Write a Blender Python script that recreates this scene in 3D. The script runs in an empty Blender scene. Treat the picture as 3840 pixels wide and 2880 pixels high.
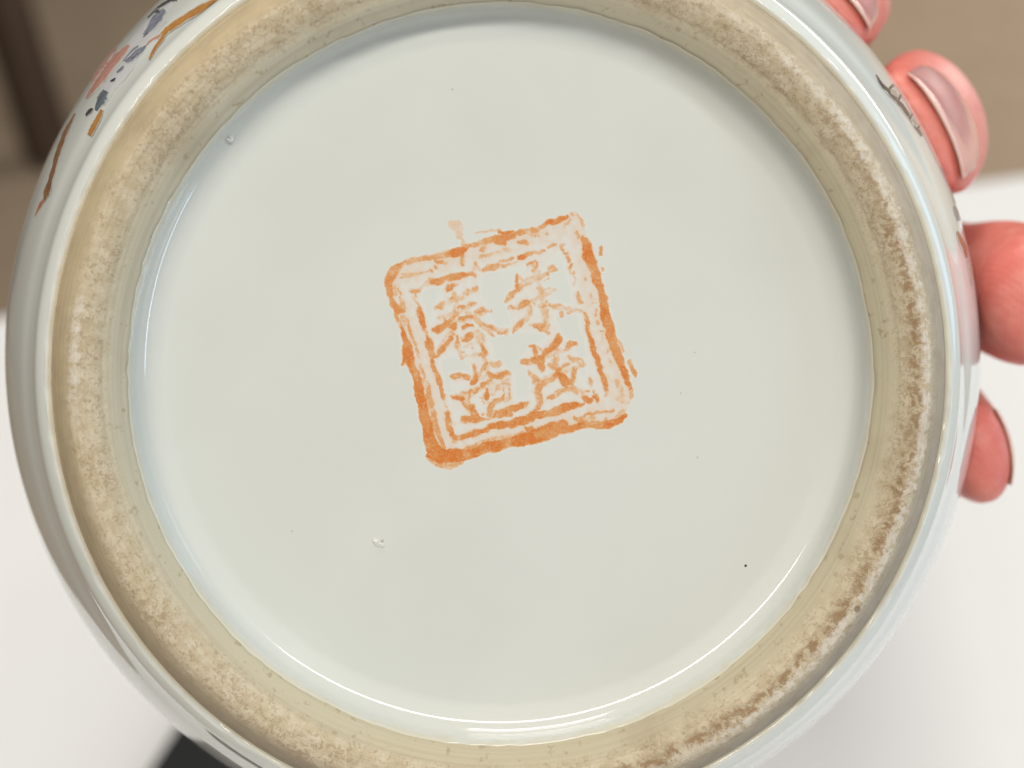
import bpy, bmesh, math, random
import numpy as np
from mathutils import Matrix, Vector

# ------------------------------------------------------------------ camera, light, exposure
sc = bpy.context.scene
COL = sc.collection
R = math.radians
S = 0.88e-3                      # vase-local millimetres to metres

cam_d = bpy.data.cameras.new('camera')
cam = bpy.data.objects.new('camera', cam_d); COL.objects.link(cam)
P, T = R(36), R(7.89)
fw = Vector((0, math.cos(P), -math.sin(P))); r0 = Vector((1, 0, 0)); u0 = Vector((0, math.sin(P), math.cos(P)))
cr = r0*math.cos(T) - u0*math.sin(T); cu = u0*math.cos(T) + r0*math.sin(T)
CM = Matrix(((cr.x, cu.x, -fw.x, 0), (cr.y, cu.y, -fw.y, 0), (cr.z, cu.z, -fw.z, 0.40), (0, 0, 0, 1)))
cam.matrix_world = CM
cam_d.lens = 57; cam_d.sensor_width = 36; cam_d.sensor_fit = 'HORIZONTAL'
cam_d.clip_start = 0.01; cam_d.clip_end = 50
cam_d.dof.use_dof = True; cam_d.dof.focus_distance = 0.160; cam_d.dof.aperture_fstop = 19
sc.camera = cam

w = bpy.data.worlds.new('World'); sc.world = w; w.use_nodes = True
w.node_tree.nodes['Background'].inputs[0].default_value = (0.56, 0.53, 0.49, 1)
w.node_tree.nodes['Background'].inputs[1].default_value = 0.20
sc.view_settings.view_transform = 'Standard'; sc.view_settings.look = 'None'
sc.view_settings.exposure = 0.05; sc.view_settings.gamma = 1.0

def area(name, loc, target, sx, sy, power, color):
    l = bpy.data.lights.new(name, 'AREA'); l.shape = 'RECTANGLE'; l.size = sx; l.size_y = sy
    l.energy = power; l.color = color
    o = bpy.data.objects.new(name, l); COL.objects.link(o)
    d = (Vector(target) - Vector(loc)).normalized()
    o.matrix_world = Matrix.Translation(loc) @ d.to_track_quat('-Z', 'Y').to_matrix().to_4x4()
    return o
VC = (0.0, 0.13, 0.30)           # about where the vase is held
area('ceiling_lamp', (0.05, -0.85, 1.85), VC, 2.2, 0.21, 26, (1.0, 0.955, 0.88))
area('table_fill_light', (0.10, 0.80, 1.80), (0.05, 0.40, 0), 0.7, 0.5, 12, (1.0, 0.97, 0.93))  # added lamp to brighten the table, barely reaches the vase base
area('window_light', (1.42, -0.86, 0.0), VC, 0.16, 1.1, 7.0, (0.58, 0.79, 1.0))
area('frontal_fill_light', (-0.1, -1.9, 0.95), VC, 6.0, 5.0, 31, (1.0, 0.98, 0.95))  # added broad fill behind the camera, softens shade under the top rim
area('side_blue_fill', (1.35, 0.22, 0.45), VC, 0.4, 0.8, 3.2, (0.40, 0.69, 1.0))  # added blue fill for the vase's right wall, no second window there
area('floor_fill_light', (2.7, 2.3, 0.9), (0.9, 2.3, -0.74), 1.2, 1.2, 58, (1.0, 0.95, 0.88))  # added out of view to brighten the floor on the right

# ------------------------------------------------------------------ helpers
def link(name, me, mat=None, parent=None):
    o = bpy.data.objects.new(name, me); COL.objects.link(o)
    if mat is not None: me.materials.append(mat)
    if parent is not None: o.parent = parent
    return o
def tag(o, label=None, cat=None, group=None, kind=None):
    for k, v in (('label', label), ('category', cat), ('group', group), ('kind', kind)):
        if v: o[k] = v
    return o
def mesh(name, v, f, smooth=True):
    me = bpy.data.meshes.new(name); me.from_pydata([tuple(map(float, p)) for p in v], [], f)
    if smooth: me.polygons.foreach_set('use_smooth', [True]*len(me.polygons))
    me.update(); return me
class NT:
    """small wrapper for building node materials"""
    def __init__(s, name):
        s.m = bpy.data.materials.new(name); s.m.use_nodes = True; s.t = s.m.node_tree
        s.b = s.t.nodes['Principled BSDF']
    def n(s, typ, **kw):
        nd = s.t.nodes.new(typ)
        for k, v in kw.items(): setattr(nd, k, v)
        return nd
    def put(s, sock, val):
        if isinstance(val, bpy.types.NodeSocket): s.t.links.new(val, sock)
        elif val is not None:
            if sock.type == 'RGBA' and len(val) == 3: val = (*val, 1)
            sock.default_value = val
    def math(s, op, a, b=None, c=None, clamp=False):
        nd = s.n('ShaderNodeMath', operation=op, use_clamp=clamp)
        for i, v in enumerate((a, b, c)): s.put(nd.inputs[i], v)
        return nd.outputs[0]
    def mix(s, f, a, b, blend='MIX'):
        nd = s.n('ShaderNodeMix', data_type='RGBA', blend_type=blend)
        s.put(nd.inputs[0], f); s.put(nd.inputs[6], a); s.put(nd.inputs[7], b); return nd.outputs[2]
    def noise(s, vec, scale, detail=2, rough=.5, dist=0.0):
        nd = s.n('ShaderNodeTexNoise'); s.put(nd.inputs['Vector'], vec); nd.inputs['Scale'].default_value = scale
        nd.inputs['Detail'].default_value = detail; nd.inputs['Roughness'].default_value = rough
        nd.inputs['Distortion'].default_value = dist; return nd.outputs['Fac']
    def step(s, x, a, b, lo=0.0, hi=1.0):
        nd = s.n('ShaderNodeMapRange', interpolation_type='SMOOTHSTEP')
        for i, v in enumerate((x, a, b, lo, hi)): s.put(nd.inputs[i], v)
        return nd.outputs[0]
    def obj(s): return s.n('ShaderNodeTexCoord').outputs['Object']
    def bump(s, h, strength, dist, normal=None):
        nd = s.n('ShaderNodeBump'); nd.inputs['Strength'].default_value = strength
        nd.inputs['Distance'].default_value = dist; s.put(nd.inputs['Height'], h)
        if normal is not None: s.put(nd.inputs['Normal'], normal)
        return nd.outputs[0]
    def set(s, **kw):
        for k, v in kw.items(): s.put(s.b.inputs[k.replace('_', ' ')], v)
        return s.m
# ------------------------------------------------------------------ materials
def plain(name, col, rough, var=0.06, scale=30, bump=0.0, bscale=200):
    k = NT(name); o = k.obj(); nz = k.noise(o, scale, 4, .6)
    c = k.mix(k.step(nz, .3, .7), [x*(1-var) for x in col], [min(1, x*(1+var)) for x in col])
    k.set(Base_Color=c, Roughness=rough)
    if bump: k.set(Normal=k.bump(k.noise(o, bscale, 3), bump, .001))
    return k.m
GLAZE = (0.66, 0.678, 0.63)
def glaze_colour(k, o):
    cloud = k.step(k.noise(o, 55, 3, .55), .35, .68)
    c = k.mix(cloud, [x*.985 for x in GLAZE], (0.672, 0.688, 0.643))
    pin = k.n('ShaderNodeTexVoronoi', feature='F1'); k.put(pin.inputs['Vector'], o); pin.inputs['Scale'].default_value = 145
    sel = k.n('ShaderNodeSeparateColor'); k.put(sel.inputs[0], pin.outputs['Color'])
    dot = k.math('MULTIPLY', k.math('LESS_THAN', k.math('ADD', pin.outputs['Distance'], k.math('MULTIPLY', sel.outputs[1], .02)), .034),
                 k.math('GREATER_THAN', sel.outputs[0], .76))
    return k.mix(k.math('MULTIPLY', dot, .28), c, (.22, .21, .17))
def glaze_finish(k, o, c, relief=1.0):
    h = k.math('ADD', k.noise(o, 170, 2, .5), k.math('MULTIPLY', k.noise(o, 900, 2, .5), .03))
    k.set(Base_Color=c, Roughness=k.step(k.noise(o, 300, 2), .3, .7, .045, .075), IOR=1.5,
          Normal=k.bump(h, .35, .00009*relief), Subsurface_Weight=.0)
    return k.m
def mat_glaze(relief=1.0):
    k = NT('porcelain_glaze'); o = k.obj(); c = glaze_colour(k, o)
    xyz = k.n('ShaderNodeSeparateXYZ'); k.put(xyz.inputs[0], o)
    rm = k.math('DIVIDE', k.math('SQRT', k.math('ADD', k.math('MULTIPLY', xyz.outputs[0], xyz.outputs[0]), k.math('MULTIPLY', xyz.outputs[1], xyz.outputs[1]))), S)
    rm = k.math('ADD', rm, k.math('MULTIPLY', k.math('SUBTRACT', k.noise(o, 400, 3, .6), .5), .5))
    thin = k.math('MULTIPLY', k.step(rm, 40.80, 41.05), k.step(rm, 50.35, 49.95))     # glaze runs thin and yellow where it meets the bare clay
    return glaze_finish(k, o, k.mix(k.math('MULTIPLY', thin, .45), c, (.62, .53, .34)), relief)
def mat_seal():
    k = NT('overglaze_red_seal'); o = k.obj(); g = glaze_colour(k, o)
    at = k.n('ShaderNodeAttribute', attribute_name='ink').outputs['Fac']
    ramp = k.n('ShaderNodeValToRGB'); e = ramp.color_ramp.elements
    k.put(ramp.inputs[0], at)
    e[0].position = 0; e[0].color = (*GLAZE, 1)
    e[1].position = 1; e[1].color = (0.63, 0.18, 0.026, 1)
    for p, c in ((.04, (.70, .705, .665)), (.12, (.70, .63, .545)), (.38, (.71, .47, .28)), (.68, (.66, .30, .10))):
        x = e.new(p); x.color = (*c, 1)
    c = k.mix(k.step(at, .0, .06), g, ramp.outputs[0])
    k.set(Base_Color=c, Roughness=k.step(at, .2, .8, .07, .30), IOR=1.5)
    return k.m
def mat_biscuit():
    k = NT('unglazed_biscuit'); o = k.obj()
    xyz = k.n('ShaderNodeSeparateXYZ'); k.put(xyz.inputs[0], o); x, y, z = xyz.outputs
    r = k.math('SQRT', k.math('ADD', k.math('MULTIPLY', x, x), k.math('MULTIPLY', y, y)))
    rm = k.math('DIVIDE', r, S)                                         # radius in vase millimetres
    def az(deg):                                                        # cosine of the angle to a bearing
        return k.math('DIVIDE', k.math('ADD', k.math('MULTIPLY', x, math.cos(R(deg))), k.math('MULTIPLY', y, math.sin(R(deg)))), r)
    wob = k.math('SUBTRACT', k.noise(o, 190, 3, .6), .5)
    wob2 = k.math('SUBTRACT', k.noise(o, 1300, 3, .7), .5)
    rw = k.math('ADD', rm, k.math('ADD', k.math('MULTIPLY', wob, 1.3), k.math('MULTIPLY', wob2, 1.6)))
    # smooth tan flanks; warmer upper left is partly staining, partly lamplight put into colour
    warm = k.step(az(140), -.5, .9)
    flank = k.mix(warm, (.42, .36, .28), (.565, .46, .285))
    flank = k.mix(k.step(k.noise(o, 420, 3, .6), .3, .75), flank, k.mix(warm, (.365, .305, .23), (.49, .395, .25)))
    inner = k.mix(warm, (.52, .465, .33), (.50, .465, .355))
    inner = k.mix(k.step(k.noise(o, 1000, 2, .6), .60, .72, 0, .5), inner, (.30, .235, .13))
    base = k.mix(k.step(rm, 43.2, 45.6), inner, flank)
    # sandy crest with short brown fibres
    crest = k.math('MULTIPLY', k.step(rw, 42.2, 44.2), k.step(rw, 48.0, 46.2))
    sand = k.mix(k.step(k.noise(o, 700, 2, .6), .35, .65), (.52, .43, .285), (.62, .535, .39))
    grit = k.noise(o, 2100, 4, .72, 1.2)
    amount = k.step(k.noise(o, 150, 2, .5), .3, .7, .535, .445)
    sand = k.mix(k.step(grit, amount, k.math('ADD', amount, .13), 0, .72), sand, (.335, .235, .135))
    c = k.mix(k.math('MULTIPLY', crest, .88), base, sand)
    # rusty grains in a line just inside the rim, strongest at the lower right
    rust = k.math('MULTIPLY', k.math('MULTIPLY', k.step(rw, 44.2, 45.0), k.step(rw, 46.2, 45.6)), k.step(az(-35), .0, .75))
    rust = k.math('MULTIPLY', rust, k.step(k.noise(o, 900, 4, .7, .8), .40, .58))
    c = k.mix(k.math('MULTIPLY', rust, .75), c, (.25, .135, .055))
    # worn white crest
    wr = k.math('ADD', rm, k.math('ADD', k.math('MULTIPLY', wob, 1.0), k.math('MULTIPLY', wob2, 1.8)))
    chalk = k.math('MULTIPLY', k.step(wr, 45.5, 46.0), k.step(wr, 47.1, 46.5))
    chalk = k.math('MULTIPLY', chalk, k.math('MAXIMUM', k.step(az(-5), .25, .75), k.step(az(176), .985, .998)))
    chalk = k.math('MULTIPLY', chalk, k.step(k.noise(o, 900, 3, .7), .40, .56, .08, 1))
    c = k.mix(k.math('MULTIPLY', chalk, .62), c, (.72, .675, .60))
    # turning lines and ingrained grime
    cv = k.n('ShaderNodeCombineXYZ'); k.put(cv.inputs[0], k.math('MULTIPLY', rm, 3.2)); k.put(cv.inputs[1], k.math('MULTIPLY', x, 25)); k.put(cv.inputs[2], k.math('MULTIPLY', y, 25))
    c = k.mix(k.step(k.noise(cv.outputs[0], 1.0, 4, .65), .38, .72, 0, .42), c, k.mix(.5, c, (.22, .17, .115)))
    c = k.mix(k.math('MULTIPLY', k.step(k.noise(o, 75, 3, .6), .56, .72), .30), c, (.30, .225, .14))
    # iron spots
    v = k.n('ShaderNodeTexVoronoi'); k.put(v.inputs['Vector'], o); v.inputs['Scale'].default_value = 260
    sv = k.n('ShaderNodeSeparateColor'); k.put(sv.inputs[0], v.outputs['Color'])
    spot = k.math('MULTIPLY', k.step(v.outputs['Distance'], .13, .07), k.math('GREATER_THAN', sv.outputs[0], .90))
    c = k.mix(k.math('MULTIPLY', spot, .75), c, (.20, .10, .04))
    h = k.math('ADD', k.math('MULTIPLY', grit, crest), k.math('MULTIPLY', k.noise(o, 500, 2), .4))
    k.set(Base_Color=c, Roughness=.85, Normal=k.bump(h, .35, .00010))
    k.b.inputs['Specular IOR Level'].default_value = .25
    return k.m
def paint(name, col, col2, rough=.22):
    k = NT(name); o = k.obj()
    c = k.mix(k.step(k.noise(o, 700, 4, .7), .33, .67), col, col2)
    at = k.n('ShaderNodeAttribute', attribute_name='load').outputs['Fac']     # how much enamel the brush left, thin at the stroke's sides
    f = k.step(k.math('ADD', at, k.math('MULTIPLY', k.math('SUBTRACT', k.noise(o, 1100, 4, .7), .5), .8)), .02, .42)
    k.set(Base_Color=k.mix(f, GLAZE, c), Roughness=rough)
    return k.m
def mat_skin():
    k = NT('skin'); o = k.obj()
    blot = k.step(k.math('ADD', k.math('MULTIPLY', k.noise(o, 95, 3, .55), .6), k.math('MULTIPLY', k.noise(o, 420, 4, .65), .4)), .36, .64)
    c = k.mix(blot, (.68, .17, .135), (.77, .275, .22))
    at = k.n('ShaderNodeAttribute', attribute_name='back').outputs['Fac']
    c = k.mix(k.math('MULTIPLY', at, .5), c, (.68, .33, .29))
    # skin ridges
    mp = k.n('ShaderNodeMapping'); k.put(mp.inputs[0], o); mp.inputs['Scale'].default_value = (1, 1, .35)
    wv = k.n('ShaderNodeTexWave', wave_type='BANDS', bands_direction='DIAGONAL'); k.put(wv.inputs['Vector'], mp.outputs[0])
    wv.inputs['Scale'].default_value = 620; wv.inputs['Distortion'].default_value = 5; wv.inputs['Detail'].default_value = 2
    wv.inputs['Detail Scale'].default_value = .35
    h = k.math('ADD', k.math('MULTIPLY', wv.outputs['Fac'], .14), k.math('ADD', k.noise(o, 700, 4, .65), k.math('MULTIPLY', k.noise(mp.outputs[0], 230, 3, .6, 1.2), .9)))
    k.set(Base_Color=c, Roughness=.46, Subsurface_Weight=.4, Normal=k.bump(h, .4, .00024))
    k.b.inputs['Subsurface Radius'].default_value = (1, .32, .18); k.b.inputs['Subsurface Scale'].default_value = .0024
    return k.m
def mat_nail():
    k = NT('fingernail'); o = k.obj()
    at = k.n('ShaderNodeAttribute', attribute_name='edge').outputs['Fac']
    c = k.mix(k.step(k.noise(o, 160, 2), .3, .7), (.76, .28, .26), (.80, .40, .37))
    c = k.mix(k.step(at, .5, .95), c, (.74, .52, .44))
    k.set(Base_Color=c, Roughness=.17, IOR=1.5, Subsurface_Weight=.5, Coat_Weight=.6)
    k.b.inputs['Subsurface Radius'].default_value = (1, .5, .4); k.b.inputs['Subsurface Scale'].default_value = .0015
    return k.m
def mat_floor():
    k = NT('brown_floor'); o = k.obj()
    big = k.step(k.noise(o, .9, 3, .5), .35, .65)
    c = k.mix(big, (.44, .33, .23), (.54, .415, .29))
    c = k.mix(k.step(k.noise(o, 60, 4, .7), .35, .65, 0, .4), c, (.30, .22, .16))
    k.set(Base_Color=c, Roughness=.75, Normal=k.bump(k.noise(o, 300, 3), .3, .003))
    return k.m
def mat_wood():
    k = NT('dark_stained_wood'); o = k.obj()
    mp = k.n('ShaderNodeMapping'); k.put(mp.inputs[0], o); mp.inputs['Scale'].default_value = (30, 30, 2.5)
    g = k.step(k.noise(mp.outputs[0], 1.6, 5, .65, .6), .3, .7)
    k.set(Base_Color=k.mix(g, (.030, .018, .011), (.060, .036, .022)), Roughness=.45)
    return k.m
M_WALL = mat_glaze(.3)
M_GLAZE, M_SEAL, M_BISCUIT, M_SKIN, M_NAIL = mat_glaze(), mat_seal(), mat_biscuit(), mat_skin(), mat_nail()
PAINTS = dict(ochre=paint('ochre_enamel', (.42, .175, .028), (.52, .245, .055)),
              slate=paint('slate_blue_enamel', (.16, .17, .235), (.27, .285, .355)),
              teal=paint('teal_grey_enamel', (.085, .105, .13), (.16, .19, .21)),
              ink=paint('black_enamel', (.025, .022, .035), (.06, .05, .065)),
              rose=paint('rose_enamel', (.52, .22, .175), (.62, .33, .27)),
              umber=paint('umber_enamel', (.19, .085, .04), (.33, .16, .065)),
              rust=paint('rust_enamel', (.42, .13, .075), (.52, .22, .14)),
              dark=paint('dark_brown_enamel', (.045, .03, .028), (.10, .065, .055)),
              lilac=paint('lilac_wash', (.60, .60, .60), (.66, .655, .68)),
              taupe=paint('taupe_enamel', (.36, .31, .24), (.46, .40, .32)))
# ------------------------------------------------------------------ the vase (local z runs from the foot into the body)
ax = Vector((-.0345, .0724, -1)).normalized()
vx = Vector((1, 0, 0)); vx = (vx - ax*vx.dot(ax)).normalized(); vy = -vx.cross(ax)
if vy.y < 0: vy = -vy
vo = Vector((-.9, .17, -176))*S
VM = CM @ Matrix(((vx.x, vy.x, ax.x, vo.x), (vx.y, vy.y, ax.y, vo.y), (vx.z, vy.z, ax.z, vo.z), (0, 0, 0, 1)))
BODY = [(49.45,4.9),(49.85,4.45),(50.35,4.3),(51.0,4.7),(51.6,5.3),(52.0,6.0),(52.6,7.3),(53.6,9.2),(55.2,12),(57.9,18),(60.1,24),
        (61.8,30),(62.9,36),(63.7,45),(64.2,60),(64.6,90),(64.4,120),(63.2,145),(60.5,160),(55,171),(48,177),(44.5,181),
        (43.5,186),(44.5,192),(46.5,195.5),(46.3,196.8),(45,197),(43,195),(40.5,187),(41.5,180),(46,174),(53,166),(57,150),(59,120),(59,60),(56,30),(50,16),(0,14)]
def disc_d(r): return 5.85 + 1.36*(r/37.2)**2
def body_r(d):
    return np.interp(d, [p[1] for p in BODY[2:19]], [p[0] for p in BODY[2:19]])
def smooth_profile(pr, n):
    pr = np.array(pr, float); Q = np.vstack([2*pr[0]-pr[1], pr, 2*pr[-1]-pr[-2]]); out = []
    for i in range(1, len(Q)-2):
        p0, p1, p2, p3 = Q[i-1:i+3]
        for t in np.arange(n)/n:
            out.append(.5*(2*p1+(p2-p0)*t+(2*p0-5*p1+4*p2-p3)*t*t+(3*p1-p0-3*p2+p3)*t**3))
    out.append(pr[-1]); return np.array(out)
def revolve(name, pr, seg, rough=None):
    v = []; f = []; n = len(pr)
    for j in range(seg):
        a = 2*math.pi*j/seg; c, s = math.cos(a), math.sin(a)
        for i, (r, d) in enumerate(pr):
            dr, dz = rough(i, j, r, d, a) if rough else (0, 0)
            v.append(((r+dr)*c*S, (r+dr)*s*S, (d+dz)*S))
    for j in range(seg):
        k = (j+1) % seg
        for i in range(n-1):
            f.append((j*n+i, j*n+i+1, k*n+i+1, k*n+i))
    me = mesh(name, v, f)
    bm = bmesh.new(); bm.from_mesh(me); bmesh.ops.remove_doubles(bm, verts=bm.verts, dist=1e-7)
    bmesh.ops.recalc_face_normals(bm, faces=bm.faces); bm.to_mesh(me); bm.free()
    return me
vase = bpy.data.objects.new('porcelain_vase', None); COL.objects.link(vase); vase.matrix_world = VM
vase.empty_display_size = .02
tag(vase, 'white porcelain vase held up with its round foot and orange square seal mark facing us', 'vase')
rng = np.random.default_rng(11)
SEG = 720
jag = {}
for key, amp in (('in', .10), ('out', .12)):
    z = rng.standard_normal(SEG)
    ker = np.exp(-np.linspace(-2, 2, 9)**2); ker /= ker.sum()
    z = np.convolve(np.concatenate([z[-4:], z, z[:4]]), ker, 'valid')
    a = np.arange(SEG)*2*math.pi/SEG
    jag[key] = amp*(z + .6*np.sin(5*a+1) + .5*np.sin(11*a+2.3))
def body_rough(i, j, r, d, a): return 0, (jag['out'][j]*1.3 if i < 9 else 0)
link('body', revolve('body', smooth_profile(BODY, 4), SEG, body_rough), M_WALL, vase)
FOOT = [(42.2,5.6),(41.6,4.2),(41.15,3.0),(41.7,2.3),(42.6,1.55),(43.4,1.15),(43.75,.85),(44.4,.4),(45.2,.12),(46.0,.0),(46.7,.12),(47.3,.55),
        (47.9,1.2),(48.6,2.2),(49.3,3.5),(49.85,4.7),(50.0,5.6)]
fp = smooth_profile(FOOT, 3)
def foot_rough(i, j, r, d, a):
    if r < 41.3: return jag['in'][j], 0
    if 43.4 < r < 47.4: return 0, float(rng.standard_normal())*.045
    return 0, float(rng.standard_normal())*.008
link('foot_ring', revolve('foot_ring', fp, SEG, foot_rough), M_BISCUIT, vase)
# recessed base: glazed wall, rounded corner and a slightly domed disc
slope = [(37.2,-4.2),(37.7,5),(38.1,12),(38.7,14.0),(39.25,16.3),(39.6,24),(40.0,37),(40.35,53),(40.6,69),(40.76,80)]
well = []; d_ = disc_d(37.2)
for r_ in np.arange(37.2, 40.76, .06):
    well.append((float(r_), float(d_))); d_ -= .06*math.tan(R(float(np.interp(r_ + .03, [q[0] for q in slope], [q[1] for q in slope]))))
well = well[::-1]
well = [(41.22,2.92),(41.08,3.0),(41.0,3.35)] + [(well[0][0] + (41.0-well[0][0])*t, well[0][1] + (3.35-well[0][1])*t) for t in (.75, .5, .25)] + well
well += [(r, disc_d(r)) for r in np.linspace(36.9, 0, 44)]
def well_rough(i, j, r, d, a): return (jag['in'][j]*min(1, max(0, (4.2-d)/1.2)) if d < 4.2 else 0), 0
link('base', revolve('base', well, SEG, well_rough), M_GLAZE, vase)
def bead(name, x, y, h, rx, ry, ang, mat, dip=0.0, at=None):
    """a small lump of glaze (optionally burst in the middle) standing on the disc"""
    v = []; f = []; nr, na = 9, 22; ca, sa = math.cos(ang), math.sin(ang)
    for i in range(nr+1):
        q = i/nr; dp = dip*max(0, 1-(q/.5)**2)
        for j in range(na):
            a = 2*math.pi*j/na; hh = h*(1-q*q)**1.5*(1+.25*math.sin(2*a+1)) - dp; u, w_ = rx*q*math.cos(a), ry*q*math.sin(a)*(1+.15*math.sin(3*a))
            px, py = x+u*ca-w_*sa, y+u*sa+w_*ca
            v.append((px*S, py*S, ((at or disc_d(math.hypot(px, py))) - .03 - hh + (.08 if i == nr else 0))*S))
    for i in range(nr):
        for j in range(na): f.append((i*na+j, (i+1)*na+j, (i+1)*na+(j+1) % na, i*na+(j+1) % na))
    me = mesh(name, v, f); at = me.attributes.new('load', 'FLOAT', 'POINT'); at.data.foreach_set('value', [1.0]*len(v))
    return link(name, me, mat, vase)
bead('glaze_blister', -14.0, -18.65, .20, .85, .42, -.55, M_GLAZE, .10)
bead('glaze_blister', -13.6, -18.4, .05, .26, .17, .5, PAINTS['taupe'])
bead('glaze_bubble', -30.2, 26.7, .38, .60, .52, .4, M_GLAZE, .16, 6.2)
bead('iron_speck', 27.9, -21.6, .03, .17, .17, 0, PAINTS['ink'])
bead('iron_speck', -5.5, 32.2, .02, .09, .09, 0, PAINTS['taupe'])
bead('iron_speck', 21.7, 2.9, .02, .07, .06, 0, PAINTS['taupe'])
bead('iron_speck', 20.2, -1.7, .02, .09, .07, 0, PAINTS['taupe'])
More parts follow.
